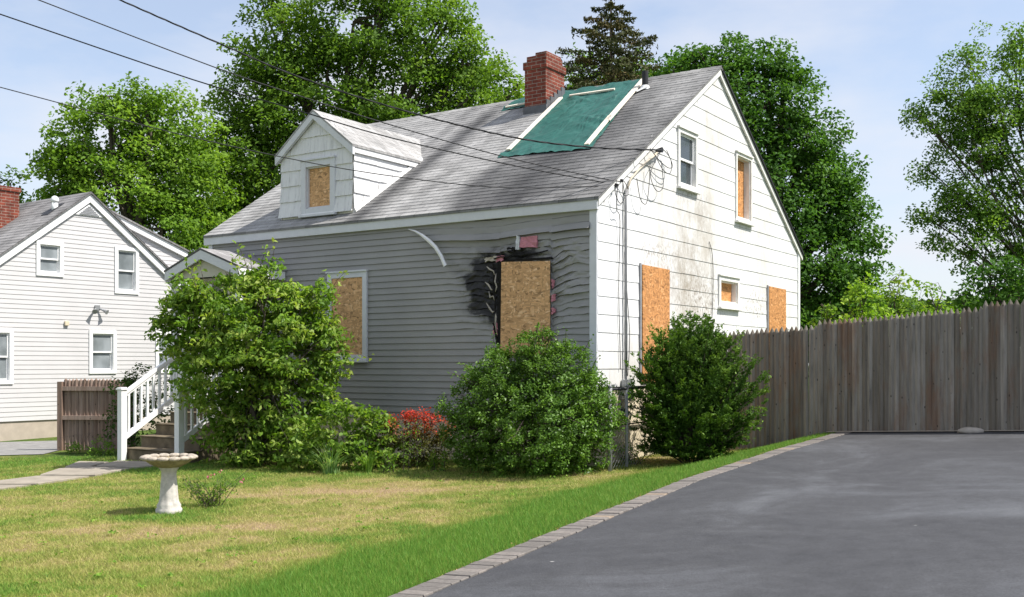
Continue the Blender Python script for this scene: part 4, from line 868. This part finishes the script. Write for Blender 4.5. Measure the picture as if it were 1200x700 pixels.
def tree(label, name, lobes, base, mat, leaf, density, crad, per, r0, group=None, bark='bark', sub=5, cat='tree', flat=.55, shell=.55, hub=None, droop=.3, asp=.62, low=None, shoots=0):
    t = empty(name, base, 0, label, cat, group); B = np.array(base)
    P, Nn, R, CC = crown_points(lobes, density, crad, per, flat, shell, low)
    m = MB()
    if shoots:
        lc = np.array([l[0] for l in lobes]); mid = lc.mean(axis=0); dd = np.linalg.norm(CC-mid, axis=1); idx = np.argsort(-dd)[:len(CC)//3]; ex = []; exn = []; exr = []
        for i in rng.choice(idx, shoots):
            o_ = CC[i]-mid; o_ = o_/np.linalg.norm(o_)*.8+np.array([0, 0, .55])+rng.normal(size=3)*.3; o_ /= np.linalg.norm(o_); Ls = random.uniform(1.0, 2.6)*crad; st0 = CC[i]+o_*crad*.3; rr = random.random()*.5+.3
            if shoots > 50: m.tube([Vector(CC[i]-B+(mid-CC[i])*.55), Vector(st0-B), Vector(st0-B+o_*Ls*.5), Vector(st0-B+o_*Ls+np.array([0, 0, -.12*Ls]))], [.008, .006, .004, .002], 4, False)
            for q in np.linspace(.1, 1, int(5+Ls/leaf*1.3)): ex.append(st0+o_*Ls*q+np.array([0, 0, -.12*Ls*q*q])+rng.normal(size=3)*leaf*.45); exn.append(np.array([0, 0, .8])+rng.normal(size=3)*.5); exr.append(rr+random.random()*.2)
        P = np.concatenate([P, np.array(ex)]); Nn = np.concatenate([Nn, unit(np.array(exn))]); R = np.concatenate([R, np.clip(np.array(exr), 0, 1)])
    npmesh('crown', leaves(P-B, Nn, leaf, leaf*asp, droop), 4, mat, t, R)
    branches(m, Vector((0, 0, -.2)), [((Vector(c)-Vector(base)), r) for c, r in lobes], CC-B, r0, sub, None if hub is None else Vector(hub)-Vector(base)); m.build('trunk', MAT[bark], t, smooth=True)
    return t
F = {}
F['maple'] = foliage_mat('maple_leaf', [(.020,.060,.012), (.036,.094,.016), (.064,.140,.024)], .36, k=1.8)
F['oak'] = foliage_mat('oak_leaf', [(.040,.088,.014), (.074,.148,.020), (.120,.205,.030)], .42, k=1.95)
F['oakd'] = foliage_mat('deep_oak_leaf', [(.034,.076,.012), (.062,.126,.018), (.105,.180,.028)], .42, k=1.95)
F['sparse'] = foliage_mat('sparse_leaf', [(.030,.074,.015), (.058,.122,.020), (.105,.180,.030)], .42, k=2.1)
F['spruce'] = foliage_mat('spruce_needles', [(.022,.034,.014), (.045,.056,.024), (.085,.068,.030)], .1, .7)
F['shrub'] = foliage_mat('shrub_leaf', [(.040,.095,.014), (.085,.165,.022), (.19,.255,.06)], .42, .5, .2, 1.8)
F['holly'] = foliage_mat('glossy_leaf', [(.028,.070,.010), (.055,.125,.016), (.105,.21,.032)], .28, .45, .25)
F['yew'] = foliage_mat('yew_needles', [(.020,.055,.010), (.040,.095,.014), (.11,.20,.028)], .25, .5)
F['red'] = foliage_mat('red_tip_leaf', [(.07,.085,.02), (.13,.10,.035), (.40,.065,.035), (.62,.06,.04)], .3, .5, .15, 1.0)
F['lime'] = foliage_mat('lime_leaf', [(.06,.14,.015), (.11,.22,.022), (.19,.30,.04)], .40, .5, .12, 1.5)
F['dark'] = foliage_mat('dark_leaf', [(.020,.050,.010), (.032,.075,.013), (.055,.11,.02)], .25)
F['weed'] = foliage_mat('weed_leaf', [(.06,.14,.02), (.10,.20,.03), (.16,.27,.05)], .35)
F['grassb'] = foliage_mat('blade_leaf', [(.07,.15,.05), (.12,.22,.08), (.20,.30,.13)], .3)
F['pinkf'] = foliage_mat('pink_petal', [(.5,.12,.2), (.6,.2,.3), (.7,.3,.4)], .3, k=.8)

def gb(u, Y): x = (u-600)/FOC*Y; return (x, Y, gz(x, Y))
tree('round bright green oak left of centre, standing behind the white neighbouring house', 'oak_tree',
     pxl([(130,150,52), (95,200,48), (195,150,55,1), (150,225,75), (215,215,60,1), (75,170,28), (170,118,30), (70,215,30), (120,115,22), (235,270,60,2), (190,270,60)], 35), gb(170, 35), F['oak'], .155, 1.9, .58, 72, .35, 'large trees behind the two houses', low=1.5)
tree('tallest broad oak behind the dormer, its crown cut by the top edge of the photo', 'oak_tree',
     pxl([(335,50,62), (415,25,72), (500,45,62), (300,105,45), (380,115,80), (470,120,80), (545,70,36), (545,120,42), (340,190,85), (275,170,55), (262,110,18), (255,235,55), (310,-20,30), (450,-30,55), (575,95,30,2), (600,110,22,2), (530,20,22), (300,260,60), (430,190,70)], 39, .85), gb(385, 39), F['oakd'], .165, 1.8, .62, 72, .5, 'large trees behind the two houses', sub=6, low=1.5)
tree('dark green maple rising behind the right slope of the gable', 'maple_tree',
     pxl([(850,72,42), (815,78,28), (895,72,36), (922,105,38), (880,140,80), (945,170,46), (965,215,46), (985,250,42), (1003,285,38), (950,290,80), (900,230,90), (1000,335,40), (960,350,60), (880,340,90), (840,150,60), (790,95,22)], 34, .85), gb(900, 34), F['maple'], .15, 2.0, .54, 70, .45, 'large trees behind the two houses', 'bark', low=1.0)
tree('open sparse tree with visible branches at the right edge of the photo', 'ash_tree',
     pxl([(1185,55,42), (1135,75,30), (1100,110,28), (1085,140,20), (1150,120,45), (1205,130,50), (1120,165,32), (1170,190,45), (1090,200,20,1), (1120,225,34), (1165,250,42), (1085,255,22), (1100,280,22), (1140,290,30), (1220,220,50), (1240,90,60), (1075,130,10), (1195,300,40), (1280,160,70), (1250,260,55), (1160,155,48), (1130,120,38), (1150,245,36), (1110,250,24)], 27, 1.0), gb(1228, 27), F['sparse'], .095, 4.4, .34, 44, .10, None, 'bark', sub=9, hub=((1235-600)/FOC*27, 27, 9.3), shell=1.0)
tree('bushy green tree under the sparse one, rising over the fence top at the right', 'maple_tree',
     pxl([(1190,315,28), (1165,335,26), (1210,345,40), (1150,318,14), (1120,352,18)], 24), gb(1190, 24), F['maple'], .12, 3.6, .38, 44, .14)
for u, v, r, Yy, lb in ((610,114,27,46,'small round tree crown left of the brick chimney'), (688,90,36,48,'leafy tree crown between the chimney and the spruce'), (745,86,30,50,'low tree crown right of the spruce, over the roof ridge'), (785,78,26,47,'dark green crown tucked between spruce and maple')):
    tree(lb, 'broadleaf_tree', pxl([(u,v,r), (u-r*.8,v+r*.6,r*.8), (u+r*.8,v+r*.6,r*.8), (u,v+r*2,r*1.4)], Yy), gb(u, Yy), F['oakd'] if u != 785 else F['maple'], .22, 1.5, .6, 30, .25, 'tree crowns seen just over the ridge', sub=2)
tree('small distant dark tree at the far left edge beyond the neighbouring chimney', 'broadleaf_tree', pxl([(12,215,18), (28,235,16), (-5,230,20), (45,250,18), (15,250,25), (80,245,20), (100,235,14)], 55), gb(15, 55), F['dark'], .24, 1.6, .6, 26, .25, sub=2)
# yellow-green thicket behind the fence
for u, v, r, Yy, k, lb in ((1010,352,24,21,'lime','yellow-green bush just over the fence beside the house'), (1050,345,27,23,'shrub','taller green bush over the middle of the picket fence'), (1088,355,24,22,'lime','olive green bush over the fence, left of the sparse tree'), (975,372,16,20.5,'shrub','low leafy bush between house corner and fence top')):
    tree(lb, 'bush', pxl([(u,v,r), (u-r*.7,v+r*.8,r*.8), (u+r*.7,v+r*.8,r*.8), (u,v+r*1.8,r*1.2), (u+3,v-r*.7,r*.5)], Yy), gb(u, Yy), F[k], .10, 5.0, .24, 20, .06, 'bushes showing over the picket fence', cat='bush', sub=5)
# spruce
def spruce():
    base = gb(716, 44); t = empty('spruce_tree', base, 0, 'dark pointed spruce with drooping branches behind the roof, right of the chimney', 'tree'); s = 44/FOC
    ztop = EYE+(HOR+22)*s-base[2]; m = MB(); m.tube([(0,0,-.2), (0,0,ztop*.5), (0,0,ztop)], [.3, .16, .02], 8); P = []; Nn = []; R = []
    z = 3.0
    while z < ztop-.2:
        hgt = (ztop-z); rad = min(3.6, .12+hgt*.70)*random.uniform(.75, 1.1)
        nb_ = 7 if hgt > 1.5 else 5; a0 = random.random()*6
        for k in range(nb_):
            a = a0+2*math.pi*k/nb_+random.uniform(-.25,.25); L = rad*random.uniform(.55, 1.25); pts = []
            for q in np.linspace(0, 1, 7): pts.append(Vector((math.cos(a)*L*q, math.sin(a)*L*q, z-.28*L*q+.22*L*q*q)))
            m.tube(pts, [.035, .03, .026, .02, .016, .01, .005], 4, False); rr = random.random()*.6
            nL = int(70*L)+20; q = rng.random(nL)**.6; side = rng.normal(size=nL)*.16*L*(1.1-q*.6)+rng.normal(size=nL)*.06
            px_ = math.cos(a)*L*q-math.sin(a)*side; py_ = math.sin(a)*L*q+math.cos(a)*side; pz_ = z-.28*L*q+.22*L*q*q-rng.random(nL)*.14-abs(side)*.2
            P.append(np.stack([px_, py_, pz_], 1)); R.append(rr+rng.random(nL)*.4)
        z += .44*random.uniform(.8, 1.2) if hgt > 1 else .16
    P = np.concatenate(P); R = np.concatenate(R); Nn = unit(rng.normal(size=P.shape)+np.array([0,0,.4]))
    npmesh('crown', leaves(P, Nn, .20, .07, .5), 4, F['spruce'], t, R); m.build('trunk', MAT['bark'], t, smooth=True)
spruce()
# far wood mass
P = []; 
nW_ = 26000; xw = rng.uniform(-110, 110, nW_); yw = rng.uniform(85, 100, nW_); hw_ = 5.5+3.5*fbm(xw*.12, yw*.05, 4); zw = rng.random(nW_)**.6*hw_
P = np.stack([xw, yw, zw], 1); o = npmesh('distant_woods', leaves(P, unit(rng.normal(size=P.shape)+[0, -.3, .5]), .9, .7, .2), 4, F['dark'], None, rng.random(nW_)); tag(o, 'dark belt of far-off trees beyond the fence', 'woods', kind='stuff')

# ---- front garden bushes
def bush(label, name, lobes, base, mat, leaf, density, crad, per, r0=.03, flat=.7, shell=.35, droop=.2, asp=.55, cat='bush', low=None, sub=6, group=None, shoots=0):
    return tree(label, name, lobes, base, mat, leaf, density, crad, per, r0, group, 'bark', sub, cat, flat, shell, None, droop, asp, low, shoots)
b4 = gb(622, 14.55)
bush('large dense round glossy green bush below the burnt window', 'round_bush', pxl([(622,478,84), (578,485,58), (668,485,58), (622,425,42), (590,440,38), (660,440,40), (548,505,30), (690,492,28), (565,462,34), (680,465,30), (620,520,60), (575,525,42), (670,525,42), (636,398,15)], 14.55, 1.0), b4, F['holly'], .046, 34, .10, 34, .04, shell=.22, droop=.1, low=b4[2]+.02, sub=8, shoots=70)
b1 = gb(300, 16.3)
bush('tall leafy pale green shrub in front of the porch and railing', 'leafy_shrub', pxl([(300,400,78), (250,385,52), (345,390,52), (235,350,30), (290,338,28), (335,350,28), (255,440,50), (320,455,62), (370,440,30), (205,380,24), (380,385,20), (222,345,26), (368,350,24), (212,405,18), (385,425,20), (395,405,10), (310,330,26), (345,535,22), (284,530,28), (300,505,45), (272,505,34), (345,500,38), (226,425,20), (270,325,10)], 16.3, .85), b1, F['shrub'], .100, 15, .20, 32, .05, flat=.4, shell=.6, droop=.55, asp=.45, low=b1[2]+.03, sub=10, shoots=55)
for u, v, r, Yy, lb in ((350,515,30,15.55,'low green leafy plant at the foot of the tall pale shrub'), (404,503,37,15.45,'mounded bright green garden plant between pale shrub and red-tipped bush'), (440,503,27,15.6,'upright green garden plant touching the left side of the red-tipped bush')):
    bb_ = gb(u, Yy); bush(lb, 'garden_plant', pxl([(u,v,r), (u-r*.5,v+r*.7,r*.7), (u+r*.5,v+r*.7,r*.7), (u+2,v-r*.5,r*.5)], Yy), bb_, F['lime'] if u == 398 else F['shrub'], .085, 26, .13, 16, .012, flat=.4, droop=.5, asp=.5, low=bb_[2]+.01, group='green plants along the front wall')
b3 = gb(488, 15.6); rb_ = pxl([(470,503,22), (505,501,24), (488,498,20), (455,513,16), (522,508,14), (490,522,26), (468,528,18), (512,528,18)], 15.6)
t3 = empty('red_tipped_bush', b3, 0, 'small bush with bright red leaf tips against the grey siding', 'bush'); B = np.array(b3)
P, Nn, R, CC = crown_points(rb_, 46, .10, 20, .7, .4, b3[2]+.02); top = (P[:, 2]-b3[2])/(max(P[:, 2])-b3[2]); Rr = np.clip((top-.58)*2.2+.30+rng.normal(size=len(P))*.22, 0, 1)
npmesh('crown', leaves(P-B, Nn, .045, .022, .2), 4, F['red'], t3, Rr); m = MB(); branches(m, Vector((0,0,-.05)), [((Vector(c)-Vector(b3)), r) for c, r in rb_], CC-B, .015, 6); m.build('stems', MAT['bark'], t3)
# fringed evergreen (yew) built from arching sprays
def sprays(label, base, tips, n, r0, leaf, mat, name, cat='bush', wid=.035):
    t = empty(name, base, 0, label, cat); m = MB(); P = []; Nn = []; R = []
    for i in range(n):
        a = random.uniform(0, 2*math.pi); el = random.uniform(0, 1)
        tip = Vector(tips(a, el)); s0 = Vector((math.cos(a)*.12, math.sin(a)*.12, tip.z*random.uniform(0, .45))); mid = s0.lerp(tip, .55)+Vector((0, 0, .10*tip.length))
        pts = [s0+(mid-s0)*2*q*(1-q)*1.0+(tip-s0)*q*q if False else (s0*(1-q)**2+mid*2*q*(1-q)+tip*q*q) for q in np.linspace(0, 1, 8)]
        if i % 4 == 0: m.tube(pts, [.012, .011, .01, .008, .006, .005, .003, .002], 4, False)
        Lg = (tip-s0).length; rr = random.random()*.5; d = (pts[-1]-pts[-3]).normalized(); side = d.cross(Vector((0,0,1))).normalized(); upv = side.cross(d)
        nt_ = int(6+Lg*7)
        for k in range(nt_):      # side twigs with needles
            q = random.uniform(.3, 1.0); idx = min(6, int(q*7)); p = pts[idx].lerp(pts[idx+1], q*7-idx); sg = random.choice((-1, 1)); td = (d*random.uniform(.4,1)+side*sg*random.uniform(.3,1)+upv*random.uniform(-.2,.5)).normalized(); tl = random.uniform(.07, .17)
            nl = 11; qs = rng.random(nl)[:, None]; pos = np.array(p)+np.array(td)*qs*tl+rng.normal(size=(nl, 3))*.010; P.append(pos)
            nr_ = rng.normal(size=(nl, 3))*.6+np.array(upv); Nn.append(nr_); tipb = max(0, q-.75)*1.6; R.append(np.clip(rr*.7+rng.random(nl)*.3+tipb, 0, 1))
    P = np.concatenate(P); R = np.concatenate(R); Nn = unit(np.concatenate(Nn)); ok = P[:, 2] > .02; P, R, Nn = P[ok], R[ok], Nn[ok]
    npmesh('crown', leaves(P, Nn, leaf, leaf*.36, .1), 4, mat, t, R); m.build('stems', MAT['bark'], t); return t
b5 = gb(811, 15.2); s5 = 15.2/FOC
def ytips(a, el):
    z = .08+el*1.98; prof = math.sin(min(1, max(0, (z+.35)/2.5))*math.pi)**.55; r = .88*prof*random.choice((random.uniform(.55,.92), random.uniform(.7,1.3)))
    return (math.cos(a)*r+.02*(z-1), math.sin(a)*r*.8, z+.1*random.random())
sprays('fringed dark green evergreen bush at the gable wall, left end of the picket fence', b5, ytips, 640, .9, .055, F['yew'], 'evergreen_bush')
# dark bush behind left railing
b6 = gb(155, 19.2); bush('dark green shrub behind the left stair railing', 'shrub', pxl([(150,462,26), (172,450,24), (165,490,30), (140,500,20), (185,480,24), (150,440,10)], 19.2), b6, F['dark'], .07, 16, .15, 16, .02, low=b6[2]+.02)
for u, Yy, hh, lb in ((90, 19.2, .22, 'tuft of weeds at the foot of the brown fence panel'), (118, 18.7, .32, 'leafy weeds between the brown fence panel and the white railing')):
    b_ = gb(u, Yy); r = hh*FOC/Yy*.6; bush(lb, 'weed_plant', pxl([(u,HOR+(EYE-b_[2]-hh*.5)*FOC/Yy,r), (u-r*.8,HOR+(EYE-b_[2]-hh*.4)*FOC/Yy,r*.7), (u+r*.8,HOR+(EYE-b_[2]-hh*.4)*FOC/Yy,r*.7)], Yy), b_, F['weed'], .05, 50, .07, 10, .006, low=b_[2]+.01, cat='plant', group='weeds by the brown fence panel')
# small plants along the wall's foot
def blades_clump(label, base, n, L, wd, mat, name, spread=.25, cat='plant', arch=.8):
    V = []; R = []
    for i in range(n):
        a = random.uniform(0, 6.28); r0 = random.uniform(0, spread*.3); l = L*random.uniform(.6, 1.1); lean = random.uniform(.2, arch); p0 = Vector((math.cos(a)*r0, math.sin(a)*r0, 0)); side = Vector((-math.sin(a), math.cos(a), 0)); rr = random.random(); pv = None
        for k in range(7):
            q = k/6; p = p0+Vector((math.cos(a)*l*lean*q*q, math.sin(a)*l*lean*q*q, l*(q-.45*lean*q*q))); w_ = wd*(1-q*.9)
            if pv: V += [pv[0], pv[1], p+side*w_, p-side*w_]; R.append(rr)
            pv = (p-side*w_, p+side*w_)
    o = npmesh(name, np.array([tuple(v) for v in V]), 4, mat, None, np.array(R)); o.location = base; tag(o, label, cat); return o
b_ = gb(388, 15.05); blades_clump('clump of long arching grass-like leaves in the front bed', b_, 70, .62, .010, F['grassb'], 'ornamental_grass', .5, 'plant', 1.3)
b_ = gb(432, 15.1); blades_clump('short spiky green clump left of the red-tipped bush', b_, 60, .38, .012, F['weed'], 'spiky_plant')
def stems_plant(label, base, n, hgt, mat, name, leaf=.04, lean=.1):
    t = empty(name, base, 0, label, 'plant'); m = MB(); P = []; R = []
    for i in range(n):
        x0 = random.uniform(-.12, .12); y0 = random.uniform(-.06, .06); h = hgt*random.uniform(.75, 1.1); dx = random.uniform(-lean, lean); dy = random.uniform(-lean, lean)
        m.tube([(x0, y0, 0), (x0+dx*.5, y0+dy*.5, h*.5), (x0+dx, y0+dy, h)], [.005, .004, .002], 4)
        for k in range(int(h*70)):
            q = random.uniform(.1, 1); P.append((x0+dx*q+random.gauss(0, .035), y0+dy*q+random.gauss(0, .035), h*q)); R.append(random.random())
    P = np.array(P); npmesh('leaves', leaves(P, unit(rng.normal(size=P.shape)+[0,0,.8]), leaf, leaf*.45, .3), 4, mat, t, np.array(R)); m.build('stems', MAT['bark'], t); return t
stems_plant('tall leafy yellow-green stems standing before the red-tipped bush', gb(482, 15.15), 4, .70, F['weed'], 'tall_weed')
stems_plant('low broad-leaved weeds between red-tipped bush and round bush', gb(512, 15.0), 9, .30, F['shrub'], 'low_weed', .07)
stems_plant('low leafy weeds under the bright green garden plant', gb(455, 15.0), 10, .34, F['weed'], 'low_weed', .06)
stems_plant('weeds growing along the chain-link fence foot', gb(742, 15.3), 16, .32, F['weed'], 'fence_weed', .05, .4)
rz0 = gb(247, 11.95); rp_ = stems_plant('small sprawling rose plant with pink blooms right of the bird bath', rz0, 26, .30, F['oakd'], 'rose_plant', .04, .3)
m = MB(); m.tube([(0, 0, 0), (.15, .05, .2), (.42, .1, .42)], [.005, .004, .002], 4); m.build('long_stem', MAT['bark'], rp_)
P = np.repeat(np.array([(.02, 0, .36), (.36, .05, .30), (.10, .02, .40), (.40, -.2, .30), (-.05, .1, .33)]), 6, axis=0)+rng.normal(size=(30, 3))*.010
npmesh('blooms', leaves(P, unit(rng.normal(size=P.shape)), .024, .02, 0), 4, F['pinkf'], rp_, rng.random(30))

# ------------------------------------------------------------------ grass
GC = [(0, (.090,.235,.030)), (.12, (.150,.335,.045)), (.24, (.235,.345,.060)), (.44, (.365,.40,.095)), (.70, (.50,.44,.17)), (1, (.56,.43,.24))]
BLm = mk_blade('grass_blade', GC)
def inhouse(X, Y):
    dx, dy = X-1.227, Y-15.15; c, s = math.cos(RZ), math.sin(RZ); lx = dx*c+dy*s; ly = -dx*s+dy*c
    return (lx < 0) & (lx > -8.3) & (ly > 0) | ((lx < -6.3) & (lx > -7.85) & (ly > -2.2) & (ly < .1))
def walk(X, Y):
    t = np.interp(Y, [12.2, 13.4, 14.3, 15.3, 16.4, 17.3], [-8.5, -7.6, -6.95, -6.5, -6.35, -6.2]); return (abs(X-t) < .50) & (Y < 17.3) & (Y > 11.5)
def grass(name, n, d0, d1, h0, h1, wd, label, Yr=(6.2, 18.5), Xl=-12, lean=.35, patch=True):
    Y = rng.uniform(Yr[0]**.5, Yr[1]**.5, n)**2 if False else Yr[0]+(Yr[1]-Yr[0])*rng.random(n)**1.25
    X = -.52*Y-.2+rng.random(n)*(xe(Y)+.52*Y+.2); d = dist(X, Y); e = 1.45+.5*(fbm(X*1.3, Y*1.3)-.5)+.18*rng.normal(size=n)
    ok = ((d > d0) & (d < e)) if d1 is None else (d > e)
    ok &= ~inhouse(X, Y) & ~walk(X, Y) & (behind(X, Y) < 0) & ~((X < -8.7) & (Y > 18.3+.12*(X+12)))
    X, Y, d = X[ok], Y[ok], d[ok]; dr = dryness(X, Y)
    if d1 is not None: keep = rng.random(len(X)) > .45*dr; X, Y, d, dr = X[keep], Y[keep], d[keep], dr[keep]
    m_ = len(X); Z = ground(X, Y); h = rng.uniform(h0, h1, m_)*(1-.35*dr); a = rng.uniform(0, 2*math.pi, m_); ln = rng.normal(size=(m_, 2))*lean*h[:, None]
    wv = wd*(.75+Y/20)/1.3; s = np.stack([np.cos(a)*wv/2, np.sin(a)*wv/2, 0*a], 1); b = np.stack([X, Y, Z-.004], 1); t = b+np.stack([ln[:, 0], ln[:, 1], h], 1)
    q = np.stack([b-s, b+s, t], 1).reshape(-1, 3)
    dr2 = np.clip(dr+.10*rng.normal(size=m_), 0, 1)
    o = npmesh(name, q, 3, BLm, None, rng.random(m_), {'dry': dr2}); tag(o, label, 'grass', kind='stuff')
grass('lush_grass', 470000, .0, None, .028, .062, .0062, 'lush dark green grass growing along the driveway edge')
grass('lawn_grass', 420000, 0, 1, .02, .05, .008, 'short patchy yellow-green lawn grass', lean=.7)

def scatter(name, n, mat, label, leaf, edge):
    Y = 6.4+11*rng.random(n)**1.3; X = -.5*Y+rng.random(n)*(xe(Y)+.5*Y)
    if edge: X = xe(Y)-.02-abs(rng.normal(size=n))*.05-.0
    ok = ~inhouse(X, Y) & ~walk(X, Y) & (behind(X, Y) < 0) & ((X > -7.5) | (Y < 15)) & ((dist(X, Y) > 1.8) | edge); X, Y = X[ok], Y[ok]
    P = []
    for x, y in zip(X, Y):
        if edge: P.append((x, y, float(ground(x, y))+.012))
        else:
            k = random.randint(5, 11); sp = random.uniform(.03, .09)
            for q in range(k): a = random.uniform(0, 6.28); P.append((x+math.cos(a)*sp*random.random(), y+math.sin(a)*sp*random.random(), float(ground(x, y))+.03+.02*random.random()))
    P = np.array(P); o = npmesh(name, leaves(P, unit(rng.normal(size=P.shape)*.5+[0, 0, 1]), leaf, leaf*.6, .1), 4, mat, None, rng.random(len(P))); tag(o, label, name.split('_')[-1], kind='stuff')
scatter('lawn_weeds', 170, F['weed'], 'small broad-leaved weeds scattered in the lawn', .035, False)
F['litter'] = foliage_mat('dead_leaf', [(.16,.10,.05), (.30,.20,.10), (.42,.30,.16)], .1, k=1.0)
scatter('edge_litter', 900, F['litter'], 'dry brown clippings along the paver edging', .024, True)
